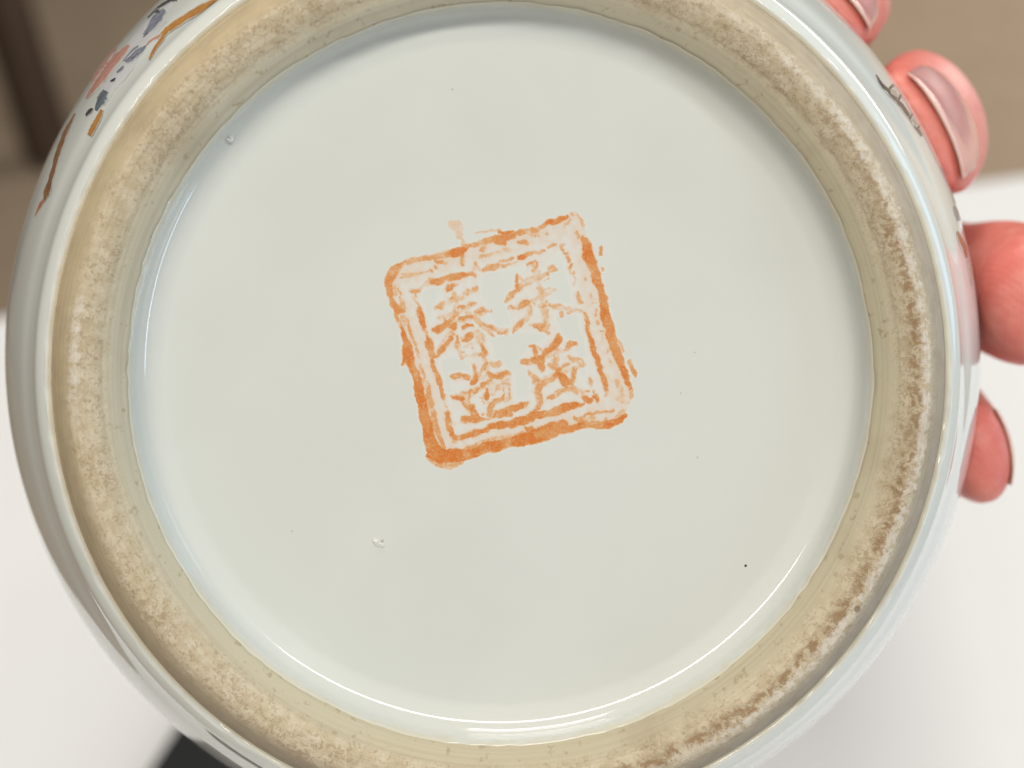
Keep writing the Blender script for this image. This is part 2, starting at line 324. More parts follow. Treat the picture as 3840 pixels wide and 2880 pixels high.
# ------------------------------------------------------------------ the stamped seal mark: worn strokes of iron-red enamel
# Each stroke: sheet (scale and offset of the tracing), strength, points (x, y, half width)
SHEET = dict(Z=(1, 0, 0), A=(.4807, 95.7, 350.9), B=(.4807, 733.7, 255.2), C=(.3846, 350.9, 829.3), D=(.3846, 829.3, 701.8), E=(.721, 63.8, 31.9))
STROKES = [
 # outer frame, top
 ('E',.7,[(60,640,14),(80,590,20),(110,520,24),(150,490,24),(190,470,16)]),('E',.5,[(190,465,16),(300,425,20),(430,408,22),(560,385,24)]),
 ('E',.92,[(570,385,14),(610,372,28),(660,358,30),(705,345,20)]),('E',.65,[(480,440,14),(545,450,18)]),('E',.55,[(690,390,14),(690,460,14)]),
 ('E',.5,[(690,270,10),(705,320,22)]),('E',.55,[(700,320,22),(740,315,20),(800,300,20),(880,280,22)]),('E',.8,[(880,270,20),(960,255,26),(1040,245,28),(1110,235,18)]),
 ('E',.9,[(990,200,10),(1050,205,12),(1105,196,6)]),('E',.85,[(975,275,20),(1035,290,20)]),('E',.6,[(1120,210,14),(1200,195,22),(1300,185,24)]),
 ('E',.55,[(1290,190,18),(1350,155,12),(1400,125,10)]),('E',.92,[(1390,122,10),(1450,112,20),(1500,90,14),(1555,72,8)]),
 ('E',.45,[(1250,220,12),(1290,235,10)]),('E',.6,[(1150,280,10),(1215,285,16)]),('E',.5,[(850,340,18),(880,330,12)]),('E',.4,[(1040,340,12),(1080,345,9)]),
 ('E',.4,[(840,400,14),(920,378,8),(1000,365,6)]),('E',.35,[(200,540,10),(260,545,12),(360,540,8)]),('E',.35,[(180,570,6),(300,550,6),(420,520,5)]),
 ('E',.5,[(468,488,10),(472,490,10)]),('E',.5,[(435,518,9),(438,519,9)]),('E',.35,[(800,205,3),(900,195,6),(1000,175,5)]),
 ('E',.16,[(600,135,30),(650,150,45),(670,230,30)]),('E',.4,[(1590,50,9),(1605,55,9)]),('E',.3,[(1620,45,8),(1665,90,10),(1690,150,12)]),('E',.3,[(1530,160,10),(1580,100,8)]),
 ('E',.35,[(1380,210,8),(1400,222,9)]),('E',.3,[(1310,210,6),(1320,235,8)]),
 # outer frame, right
 ('E',.6,[(1635,200,13),(1645,240,12)]),('B',.97,[(1130,-105,24),(1165,-60,34),(1190,0,48),(1195,120,62),(1235,220,58),(1280,310,46),(1310,420,50),(1350,530,32),(1380,630,46),(1400,760,46),(1420,880,58),(1465,1020,50),(1480,1120,52),(1530,1260,50),(1580,1370,48),(1620,1500,30),(1650,1620,24)]),
 ('Z',.85,[(1500,940,14),(1525,1000,16),(1545,1060,14),(1560,1100,9)]),('Z',.45,[(1568,1120,8),(1566,1165,7)]),('Z',.3,[(1480,1060,12),(1500,1100,14),(1520,1150,10)]),
 ('B',.45,[(1170,410,10),(1175,430,10)]),('B',.35,[(1220,600,12),(1230,640,7)]),('B',.4,[(1250,690,10),(1255,710,8)]),('B',.4,[(1293,780,8),(1300,855,13)]),('B',.45,[(1320,930,13),(1325,960,8)]),
 ('B',.5,[(1345,1050,7),(1420,1045,10)]),('B',.4,[(1372,1100,7),(1380,1140,10)]),('B',.5,[(1440,1290,12),(1442,1310,11)]),('B',.4,[(1465,1390,14),(1490,1440,10)]),('B',.3,[(1225,650,4),(1280,655,4)]),('B',.25,[(1250,690,8),(1290,700,6)]),
 ('B',.6,[(1357,20,16),(1358,60,20),(1360,108,17)]),('B',.55,[(1382,285,12),(1382,305,12)]),('B',.5,[(1575,1170,7),(1610,1220,12),(1638,1300,6)]),('Z',.65,[(1555,938,7),(1572,985,13),(1592,1022,10)]),
 # outer frame, left
 ('A',.68,[(190,60,30),(130,120,42),(75,230,42),(65,350,36),(90,450,30),(130,540,40),(180,600,46),(240,600,26)]),('A',.6,[(205,440,12),(225,490,24),(235,570,28)]),('A',.4,[(180,330,8),(210,420,8)]),
 ('A',.5,[(150,640,24),(180,720,20),(215,800,24)]),('A',.97,[(225,810,12),(255,920,22),(290,1030,46),(300,1130,58),(330,1230,46),(365,1330,40),(405,1400,44),(420,1500,42),(450,1580,40),(470,1670,40)]),
 ('A',.75,[(265,1150,24),(255,1230,26),(225,1270,8)]),('A',.5,[(290,720,9),(320,820,14),(350,900,18),(365,960,10),(390,1010,12),(410,1090,16),(440,1190,12)]),
 ('A',.5,[(455,1270,16),(470,1330,18),(500,1400,10),(490,1500,12),(530,1560,12),(550,1650,14)]),('A',.32,[(240,680,30),(270,770,26)]),('A',.3,[(130,300,20),(140,400,26)]),
 ('Z',.95,[(300,1080,22),(318,1160,26),(335,1240,26),(352,1310,28),(365,1390,30),(385,1460,36),(410,1500,40)]),('Z',.5,[(350,1060,8),(365,1140,14),(385,1220,14),(405,1300,10),(425,1380,12),(445,1450,14)]),
 ('Z',.4,[(360,1200,10),(380,1280,12),(395,1370,10)]),
 # outer frame, bottom
 ('Z',.95,[(370,1500,20),(430,1505,40),(500,1505,36),(580,1500,30),(640,1480,24),(700,1452,32),(760,1445,28),(830,1425,26),(900,1412,32),(960,1400,34),(1040,1370,40),(1100,1345,46),(1160,1310,24)]),
 ('Z',.4,[(370,1530,12),(430,1560,18),(490,1572,16),(560,1540,10)]),('Z',.9,[(1150,1358,16),(1220,1335,20),(1300,1315,22),(1360,1320,20),(1430,1318,22),(1500,1290,16),(1530,1262,10)]),
 ('Z',.5,[(490,1475,7),(560,1470,10),(640,1440,8)]),('Z',.45,[(650,1430,8),(760,1400,9),(850,1385,8),(920,1372,10)]),('Z',.75,[(940,1340,10),(965,1355,26),(985,1385,26)]),
 ('Z',.5,[(1230,1275,10),(1260,1290,14),(1290,1265,9)]),('Z',.5,[(1290,1262,8),(1350,1248,8),(1400,1240,6),(1462,1236,6)]),('Z',.45,[(1300,1290,10),(1340,1275,11)]),('Z',.4,[(1415,1285,6),(1420,1290,6)]),('Z',.5,[(515,1420,9),(520,1423,9)]),
 ('Z',.3,[(1480,1270,10),(1520,1240,12)]),('Z',.25,[(1490,1160,14),(1550,1190,12)]),
 # inner frame
 ('A',.72,[(330,358,14),(385,362,20),(440,350,16)]),('A',.6,[(395,370,18),(395,425,16)]),('A',.35,[(430,335,12),(490,295,16),(560,250,28)]),('A',.35,[(360,440,14),(420,510,12)]),
 ('A',.8,[(590,245,24),(680,238,36),(760,215,28),(840,190,34),(930,172,36),(1000,160,28)]),('A',.55,[(1010,160,24),(1090,140,22),(1130,165,12)]),('A',.35,[(560,215,12),(620,210,10)]),
 ('E',.5,[(790,500,14),(800,460,14),(830,510,8)]),('E',.62,[(860,510,10),(905,492,18),(960,485,20),(985,470,14)]),('E',.5,[(1015,475,12),(1040,478,10)]),('E',.4,[(1000,440,6),(1050,435,8),(1100,415,10)]),('E',.35,[(1040,470,5),(1140,440,5)]),
 ('E',.88,[(1155,412,14),(1190,400,17),(1220,385,14)]),('E',.7,[(1215,385,14),(1260,375,12)]),('E',.5,[(1280,365,10),(1320,372,9),(1360,345,11)]),('E',.45,[(1395,320,6),(1455,303,10)]),('E',.4,[(1510,310,9),(1535,300,6)]),
 ('B',.4,[(880,40,14),(900,80,10),(940,95,14)]),('B',.5,[(945,140,14),(960,200,18)]),('B',.75,[(970,270,14),(1005,235,12)]),('B',.45,[(975,310,12),(978,335,10)]),('B',.5,[(1020,325,14),(1025,330,13)]),('B',.3,[(1010,370,6),(1040,420,7),(1020,480,6)]),
 ('B',.62,[(1065,580,14),(1085,640,26),(1095,700,14),(1130,700,8)]),('B',.65,[(1145,825,14),(1170,890,24),(1195,965,18)]),
 ('B',.78,[(1190,1010,10),(1205,1090,18),(1240,1190,28),(1270,1290,28),(1300,1380,26),(1340,1500,28),(1375,1590,26),(1395,1660,18)]),
 ('D',.75,[(1220,0,14),(1240,90,12),(1280,250,26),(1340,420,28),(1390,580,30),(1440,740,28),(1490,880,34),(1520,980,30),(1540,1080,28)]),('D',.4,[(1540,1090,26),(1520,1150,16)]),
 ('A',.55,[(420,510,10),(435,560,24)]),('A',.86,[(435,560,22),(450,650,40),(475,730,30),(495,790,18)]),('A',.5,[(490,810,14),(530,880,16)]),('A',.9,[(535,920,18),(555,990,40),(575,1080,38),(595,1160,32),(605,1240,14)]),
 ('A',.6,[(605,1270,18),(630,1340,26),(650,1400,22),(680,1480,22),(715,1570,26),(735,1650,16)]),
 ('C',.6,[(140,430,24),(190,600,28),(230,730,28),(255,870,20)]),('C',.3,[(280,940,14),(300,1000,16)]),('C',.75,[(320,1080,26),(335,1180,40),(350,1290,40),(385,1400,42),(420,1460,36)]),
 ('C',.72,[(420,1480,30),(520,1470,36),(620,1430,46),(740,1400,44),(840,1370,32),(930,1345,24)]),('C',.5,[(400,1530,14),(440,1540,18)]),
 ('C',.8,[(970,1300,34),(1060,1290,48),(1180,1270,46),(1280,1280,42),(1400,1250,46),(1500,1210,50),(1620,1170,44)]),
 ('D',.75,[(0,1600,44),(140,1550,46),(280,1510,48),(400,1460,56),(520,1450,52),(610,1430,46)]),('D',.88,[(640,1430,50),(760,1390,62),(860,1340,60),(960,1310,50),(1060,1290,48)]),('D',.6,[(1060,1290,44),(1150,1290,24),(1200,1280,10)]),
 ('D',.72,[(1170,1170,20),(1220,1200,42),(1270,1230,44)]),('D',.8,[(1330,1170,24),(1370,1170,40),(1390,1225,22)]),('D',.55,[(1340,1080,16),(1345,1110,14)]),('D',.6,[(360,1420,20),(390,1440,30)]),
 # faint continuous strokes under the flecks
 ('Z',.2,[(400,625,10),(520,575,12),(650,515,10)]),('Z',.2,[(430,690,10),(540,640,12),(640,595,10)]),('Z',.24,[(395,750,12),(500,705,14),(610,685,12),(725,640,9)]),('Z',.24,[(495,490,10),(528,600,12),(512,690,12),(470,800,14),(400,910,12)]),
 ('Z',.24,[(590,650,10),(680,720,14),(820,770,14)]),('Z',.2,[(530,800,9),(555,915,10)]),('Z',.22,[(560,800,9),(640,770,10),(672,840,12),(700,900,12)]),('Z',.18,[(570,852,8),(650,820,8)]),('Z',.15,[(560,912,7),(690,892,7)]),
 ('Z',.22,[(500,1030,12),(640,1042,12),(840,1010,12)]),('Z',.22,[(640,960,10),(632,1060,12)]),('Z',.22,[(695,930,12),(715,1010,12),(735,1080,10)]),('Z',.22,[(540,1150,10),(700,1090,12),(830,1050,10)]),('Z',.2,[(705,1110,8),(712,1190,9),(835,1160,9),(842,1085,8),(705,1110,8)]),('Z',.22,[(510,1160,10),(610,1150,10),(580,1200,12),(640,1270,14),(560,1300,12)]),
 ('Z',.24,[(880,505,10),(990,455,10),(1110,395,10)]),('Z',.22,[(840,622,9),(960,590,12),(1110,515,9)]),('Z',.24,[(985,360,10),(1015,470,12),(1045,600,13),(1062,750,12)]),('Z',.2,[(965,610,12),(930,690,12),(865,765,10)]),('Z',.2,[(1060,600,9),(1150,630,12),(1270,640,9)]),('Z',.2,[(990,730,8),(1060,752,10)]),
 ('Z',.2,[(930,945,12),(1030,925,12),(1240,840,10)]),('Z',.2,[(1090,870,12),(1120,1000,14),(1180,1080,14)]),('Z',.2,[(1010,1060,12),(1150,1005,12),(1290,960,10)]),
 # upper left character
 ('A',.78,[(775,340,14),(815,315,34),(850,285,26),(870,270,10)]),('A',.3,[(870,300,12),(915,270,8)]),('A',.6,[(1000,390,18),(1030,400,14)]),('A',.6,[(1045,360,24),(1070,370,18)]),('A',.68,[(1090,345,20),(1145,328,26)]),
 ('A',.6,[(815,455,8),(850,438,18)]),('A',.5,[(625,560,8),(680,550,24),(745,510,20)]),('A',.5,[(690,580,14),(720,565,12)]),('A',.55,[(925,580,14),(925,550,14),(1000,555,14),(960,590,8)]),('A',.45,[(1060,520,14),(1085,505,22),(1130,495,8)]),
 ('A',.35,[(870,600,16),(905,620,20),(900,660,14)]),('A',.7,[(930,705,16),(1000,690,22),(1080,680,24)]),('A',.4,[(680,690,14),(720,695,10)]),('A',.55,[(750,680,8),(770,730,20)]),
 ('A',.8,[(610,840,24),(660,835,38),(730,800,34),(790,750,34)]),('A',.6,[(800,740,26),(850,690,24),(870,665,14)]),('A',.85,[(820,800,22),(855,795,40),(880,770,16)]),('A',.72,[(970,815,14),(1010,795,26),(1080,785,20)]),
 ('A',.83,[(625,1185,14),(670,1140,28),(720,1080,28),(770,1010,30),(820,950,26),(840,920,14)]),('A',.5,[(805,890,8),(840,860,10),(870,890,12)]),('A',.62,[(1130,620,8),(1180,605,24),(1220,595,32),(1270,605,18),(1320,612,6)]),
 ('A',.42,[(1190,770,14),(1240,820,18),(1320,870,22),(1355,910,10)]),('A',.5,[(1225,765,14),(1290,790,20),(1345,810,14)]),('A',.38,[(1360,830,10),(1440,840,14),(1520,850,22)]),('A',.6,[(1430,870,22),(1490,865,24)]),
 ('A',.8,[(975,965,12),(1020,945,34),(1075,905,36),(1105,890,14)]),('A',.6,[(905,920,12),(905,985,14)]),('A',.35,[(895,1000,7),(905,1070,10),(930,1130,12),(960,1195,16)]),('A',.35,[(930,1120,7),(985,1105,10)]),
 ('A',.32,[(1110,870,16),(1170,860,20),(1220,920,18),(1240,980,16)]),('A',.35,[(1170,960,8),(1200,1000,12)]),('A',.68,[(1210,1030,20),(1235,1080,28),(1265,1130,24)]),('A',.42,[(1190,1140,18),(1240,1170,14)]),('A',.28,[(1240,1200,10),(1255,1260,10)]),('A',.4,[(1090,1050,12),(1100,1055,10)]),
 # lower left character
 ('C',.55,[(730,350,18),(735,410,22),(770,470,22),(810,460,16)]),('C',.78,[(760,520,32),(745,570,44),(715,620,34)]),('C',.6,[(800,510,24),(830,450,26),(885,395,40),(920,330,22)]),
 ('C',.62,[(385,520,30),(440,515,38),(510,520,34)]),('C',.52,[(560,520,24),(600,530,32),(645,545,30)]),('C',.65,[(950,470,36),(990,510,46),(1060,530,34)]),('C',.68,[(1060,530,34),(1140,510,38),(1210,480,44),(1265,490,18)]),
 ('C',.3,[(990,330,30),(1050,350,40),(1120,320,34)]),('C',.6,[(980,560,22),(940,610,30)]),('C',.6,[(890,620,26),(860,650,36),(830,690,14)]),('C',.48,[(800,680,14),(770,760,16),(730,790,14),(690,740,18)]),('C',.5,[(690,740,18),(660,770,24),(600,790,24),(520,790,14)]),
 ('C',.45,[(650,800,12),(650,870,14),(660,940,10)]),('C',.78,[(400,855,14),(470,840,32),(550,855,34)]),('C',.32,[(380,830,12),(395,850,12)]),('C',.55,[(550,900,12),(600,970,16),(650,1020,20)]),
 ('C',.75,[(650,1000,28),(700,1010,44),(720,1070,50),(755,1150,56),(770,1180,50)]),('C',.72,[(550,1180,28),(620,1180,44),(700,1180,46),(800,1170,36),(870,1180,16)]),('C',.45,[(540,1220,12),(600,1240,14)]),
 ('C',.74,[(925,720,14),(925,790,32),(920,870,28)]),('C',.35,[(830,860,8),(890,865,8)]),('C',.3,[(845,900,8),(880,950,10)]),('C',.45,[(1050,780,8),(1080,720,18),(1100,660,16),(1150,630,10)]),('C',.45,[(1110,720,14),(1130,690,10)]),('C',.42,[(1150,650,14),(1210,640,14),(1270,650,14),(1280,740,10),(1285,860,12)]),
 ('C',.4,[(1185,690,14),(1180,750,12)]),('C',.35,[(1285,870,9),(1220,910,8)]),('C',.4,[(985,770,12),(1010,800,12)]),('C',.66,[(960,1100,42),(975,1040,42),(1000,960,40),(1040,900,32),(1110,890,26),(1150,870,20),(1190,810,14)]),
 ('C',.85,[(1040,1140,24),(1080,1110,50),(1150,1100,56),(1210,1080,48)]),('C',.72,[(1050,1070,14),(1180,1050,40),(1300,1020,50),(1400,990,46),(1480,960,40),(1550,935,26)]),('C',.5,[(1230,1130,12),(1300,1100,26)]),('C',.4,[(860,1170,10),(950,1190,10),(1030,1150,12)]),('C',.4,[(860,1100,14),(880,1110,10)]),
 # lower right character
 ('D',.82,[(780,220,36),(790,270,52),(740,340,54),(680,400,54)]),('D',.7,[(680,400,52),(620,460,44),(560,530,38)]),('D',.65,[(360,390,18),(400,380,26),(430,460,26),(445,530,22)]),('D',.38,[(460,390,10),(500,440,12),(530,460,8)]),
 ('D',.55,[(235,620,32),(300,620,42),(360,610,42)]),('D',.85,[(390,600,44),(450,590,54),(530,590,50)]),('D',.8,[(510,640,50),(530,710,42),(540,770,18)]),('D',.78,[(905,430,14),(930,385,38),(980,350,46),(1045,335,24)]),
 ('D',.48,[(945,550,16),(1010,590,26),(1070,620,18),(1130,690,14),(1185,700,10)]),('D',.5,[(1000,570,12),(1080,580,12),(1150,590,12),(1180,680,12)]),('D',.2,[(1100,620,24),(1130,650,24)]),
 ('D',.65,[(320,765,8),(370,830,26),(430,900,50),(480,960,64),(490,1020,56)]),('D',.72,[(480,1020,50),(470,1100,46),(490,1180,48),(500,1250,52)]),('D',.62,[(500,1250,46),(460,1330,40),(410,1390,22)]),
 ('D',.6,[(540,960,50),(620,920,40),(700,890,38),(750,840,36)]),('D',.5,[(745,560,10),(740,620,32),(740,690,42)]),('D',.58,[(630,670,20),(670,690,34),(720,720,34)]),('D',.35,[(730,500,7),(735,560,9)]),('D',.35,[(790,530,6),(785,600,8)]),
 ('D',.72,[(740,840,30),(780,780,44),(820,740,20)]),('D',.52,[(830,720,16),(880,690,26),(940,660,20)]),('D',.95,[(800,830,26),(850,860,56),(900,920,66),(960,930,40)]),('D',.9,[(880,960,44),(900,990,30)]),
 ('D',.62,[(1040,750,32),(1030,830,38),(1015,920,34),(1000,980,18)]),('D',.6,[(620,1200,14),(680,1170,34),(760,1120,38),(840,1070,38),(930,1040,34),(1040,1040,36),(1070,1090,34)]),
 ('D',.5,[(1270,880,10),(1290,940,24),(1305,1000,14)]),('D',.35,[(1090,1040,10),(1160,1080,16),(1170,1150,10)]),('D',.4,[(1210,1085,12),(1270,1080,12)]),('D',.35,[(750,440,24),(800,430,16)]),('D',.3,[(840,780,10),(880,830,12)]),
 # upper right character
 ('B',.6,[(320,365,14),(320,420,22),(310,490,18),(325,550,18)]),('B',.35,[(350,375,12),(390,430,8),(450,410,6)]),('B',.35,[(350,520,14),(390,480,10),(490,465,8)]),('B',.66,[(180,690,10),(215,640,30),(260,590,32),(310,550,16)]),
 ('B',.5,[(455,245,14),(490,210,14),(540,195,12),(565,210,10),(560,270,12),(530,300,18)]),('B',.5,[(570,415,10),(605,400,16)]),('B',.3,[(580,320,6),(600,400,6),(600,500,7)]),('B',.35,[(480,390,8),(515,375,8)]),
 ('B',.4,[(715,280,14),(760,250,8),(800,290,14),(750,320,10)]),('B',.5,[(690,340,10),(698,358,12)]),('B',.35,[(620,560,12),(640,555,9),(610,605,6)]),('B',.3,[(660,540,7),(730,515,9)]),('B',.35,[(560,520,9),(565,525,9)]),('B',.25,[(640,440,5),(720,400,5)]),
 ('B',.6,[(230,740,8),(290,765,18),(340,765,28),(370,730,34)]),('B',.82,[(380,720,34),(420,695,34),(455,700,22)]),('B',.42,[(460,710,18),(495,770,16),(470,840,22),(420,900,30)]),('B',.42,[(420,900,26),(360,940,26),(300,1000,20),(270,1060,18)]),('B',.62,[(370,960,34),(390,950,24)]),
 ('B',.48,[(620,740,26),(660,730,30),(680,690,12)]),('B',.28,[(640,800,30),(660,890,34),(690,1000,22)]),('B',.35,[(690,780,9),(700,870,8)]),('B',.35,[(470,965,10),(540,975,24)]),('B',.65,[(540,980,22),(600,1000,42),(650,980,24),(660,930,12)]),('B',.35,[(640,1040,12),(710,1080,14)]),('B',.4,[(712,960,14),(715,970,12)]),
 ('B',.38,[(700,720,9),(760,760,12),(830,725,14),(890,740,12),(920,790,12)]),('B',.45,[(940,830,10),(1000,800,12),(1050,780,14),(1115,805,10)]),('B',.5,[(870,820,16),(875,855,18)]),('B',.45,[(530,712,8),(540,716,9)]),('B',.4,[(500,670,10),(505,680,8)]),
]
# thin washed tint the stamp left between the strokes
WASH = [(.115,[(105,470),(140,385),(200,350),(280,322),(400,292),(560,258),(640,240),(740,205),(860,175),(990,148),(1100,110),(1210,68),(1262,80),(1290,160),(1340,260),(1390,430),(1440,650),(1500,860),(1560,1060),(1574,1160),(1530,1260),(1500,1300),(1390,1340),(1250,1350),(1120,1395),(900,1440),(700,1490),(560,1545),(480,1585),(390,1545),(365,1440),(320,1200),(255,1010),(205,950),(215,820),(150,650),(110,560)]),
        (-.05,[(200,490),(400,425),(700,345),(1000,262),(1180,215),(1215,250),(1250,420),(1320,700),(1400,1000),(1430,1150),(1300,1215),(1000,1280),(700,1345),(520,1390),(455,1230),(370,900),(270,620)]),
        (-.06,[(690,420),(940,380),(860,480),(820,600),(850,720),(760,740),(700,610),(660,520)]),(-.06,[(720,800),(900,760),(1070,790),(980,840),(910,920),(960,1010),(960,1150),(880,1150),(870,1010),(760,930)]),
        (-.06,[(1100,640),(1240,660),(1290,860),(1300,1040),(1250,1010),(1230,860),(1150,780)]),(-.06,[(1040,400),(1140,290),(1190,460),(1220,600),(1090,580),(1030,480)]),(-.06,[(430,930),(520,910),(650,1000),(490,1010),(500,1130),(470,1120)]),(-.06,[(310,520),(450,490),(390,600),(380,700),(340,640)])]
GN = 600
def vnoise(n, cells, rng):
    g = rng.random((cells+2, cells+2)); t = np.linspace(0, cells-1e-6, n); i = t.astype(int); u = t-i; u = u*u*(3-2*u)
    a = g[i][:, i]*(1-u)[None, :] + g[i][:, i+1]*u[None, :]; b = g[i+1][:, i]*(1-u)[None, :] + g[i+1][:, i+1]*u[None, :]
    return a*(1-u)[:, None] + b*u[:, None]
def build_seal():
    rng = np.random.default_rng(5)
    lo, hi = -20.0, 1680.0
    t = np.linspace(lo, hi, GN); GX, GY = np.meshgrid(t, t)
    wx = (vnoise(GN, 70, rng)-.5)*12 + (vnoise(GN, 200, rng)-.5)*5; wy = (vnoise(GN, 70, rng)-.5)*12 + (vnoise(GN, 200, rng)-.5)*5
    X, Y = GX+wx, GY+wy
    ink = np.zeros((GN, GN)); halo = np.zeros((GN, GN)); h = (hi-lo)/(GN-1)
    for sh, dens, pts in STROKES:
        k, ox, oy = SHEET[sh]; pts = [(ox+k*a, oy+k*b, c*k) for a, b, c in pts]
        for (x0, y0, q0), (x1, y1, q1) in zip(pts[:-1], pts[1:]):
            m = max(q0, q1)+26
            i0 = max(0, int((min(y0, y1)-m-lo)/h)); i1 = min(GN, int((max(y0, y1)+m-lo)/h)+2)
            j0 = max(0, int((min(x0, x1)-m-lo)/h)); j1 = min(GN, int((max(x0, x1)+m-lo)/h)+2)
            if i1 <= i0 or j1 <= j0: continue
            x, y = X[i0:i1, j0:j1], Y[i0:i1, j0:j1]; dx, dy = x1-x0, y1-y0; L = dx*dx+dy*dy+1e-9
            u = np.clip(((x-x0)*dx+(y-y0)*dy)/L, 0, 1)
            sd = np.hypot(x-x0-u*dx, y-y0-u*dy) - (q0+(q1-q0)*u) - (4.5 if dens > .9 else 2.4)
            ink[i0:i1, j0:j1] = np.maximum(ink[i0:i1, j0:j1], dens*np.clip(.5-sd/9, 0, 1))
            halo[i0:i1, j0:j1] = np.maximum(halo[i0:i1, j0:j1], .10*dens*np.clip(1-sd/26, 0, 1)**2)
    wash = np.zeros((GN, GN))
    for val, poly in WASH:
        p = np.array(poly, float); q = np.roll(p, -1, axis=0); ins = np.zeros((GN, GN), bool); dist = np.full((GN, GN), 1e9)
        for (x0, y0), (x1, y1) in zip(p, q):
            c = (y0 > Y) != (y1 > Y)
            with np.errstate(divide='ignore', invalid='ignore'):
                ins ^= c & (X < (x1-x0)*(Y-y0)/((y1-y0) if y1 != y0 else 1e-9)+x0)
            L = (x1-x0)**2+(y1-y0)**2+1e-9; u = np.clip(((X-x0)*(x1-x0)+(Y-y0)*(y1-y0))/L, 0, 1)
            dist = np.minimum(dist, np.hypot(X-x0-u*(x1-x0), Y-y0-u*(y1-y0)))
        sd = np.where(ins, -dist, dist); soft = 8 if val > 0 else 34
        wash += val*np.clip(.5-sd/soft, 0, 1)
    n0 = vnoise(GN, 28, rng); n1, n2, n3 = vnoise(GN, 60, rng), vnoise(GN, 130, rng), vnoise(GN, 250, rng)
    mott = .55*n1+.30*n2+.15*n3
    # thin strokes wear through in flecks, thick ones stay dense
    keep = np.clip((mott - (.54-.42*ink))/.16+.5, 0, 1)
    ink = np.clip(1.02*ink**.66, 0, 1)*(.58+.42*keep)*(.86+.24*n2)*np.clip(.62+.62*n0, 0, 1.02)
    ink *= np.where(vnoise(GN, 270, rng) > .74, .66, 1.0)
    tot = np.clip(np.maximum(ink, np.maximum(halo, 0) + np.clip(wash, 0, 1)*(.6+.8*n1)), 0, 1)
    # corners of the tracing sheet on the disc, vase millimetres
    q00, q10, q01, q11 = np.array([-14.96, 19.67]), np.array([16.16, 19.715]), np.array([-15.16, -11.56]), np.array([16.35, -11.70])
    U, V = GX/1659, GY/1659
    px = q00[0]*(1-U)*(1-V)+q10[0]*U*(1-V)+q01[0]*(1-U)*V+q11[0]*U*V
    py = q00[1]*(1-U)*(1-V)+q10[1]*U*(1-V)+q01[1]*(1-U)*V+q11[1]*U*V
    pz = disc_d(np.hypot(px, py)) - .006
    on = np.hypot((GX-830)/900, (GY-830)/900) < 1.3
    cell = on[:-1, :-1] | on[1:, :-1] | on[:-1, 1:] | on[1:, 1:]
    ii, jj = np.nonzero(cell)
    quads = np.stack([ii*GN+jj, (ii+1)*GN+jj, (ii+1)*GN+jj+1, ii*GN+jj+1], 1)
    used, inv = np.unique(quads.ravel(), return_inverse=True)
    co = np.stack([px.ravel()[used], py.ravel()[used], pz.ravel()[used]], 1)*S
    me = bpy.data.meshes.new('seal_mark'); nf = len(quads)
    me.vertices.add(len(used)); me.vertices.foreach_set('co', co.ravel())
    me.loops.add(nf*4); me.loops.foreach_set('vertex_index', inv.astype(np.int32))
    me.polygons.add(nf); me.polygons.foreach_set('loop_start', np.arange(0, nf*4, 4, dtype=np.int32))
    me.polygons.foreach_set('use_smooth', np.ones(nf, bool)); me.update(calc_edges=True); me.validate()
    at = me.attributes.new('ink', 'FLOAT', 'POINT'); at.data.foreach_set('value', tot.ravel()[used].astype(np.float32))
    return link('seal_mark', me, M_SEAL, vase)
tag(build_seal(), 'orange-red stamped square seal with four Chinese characters in a double frame')
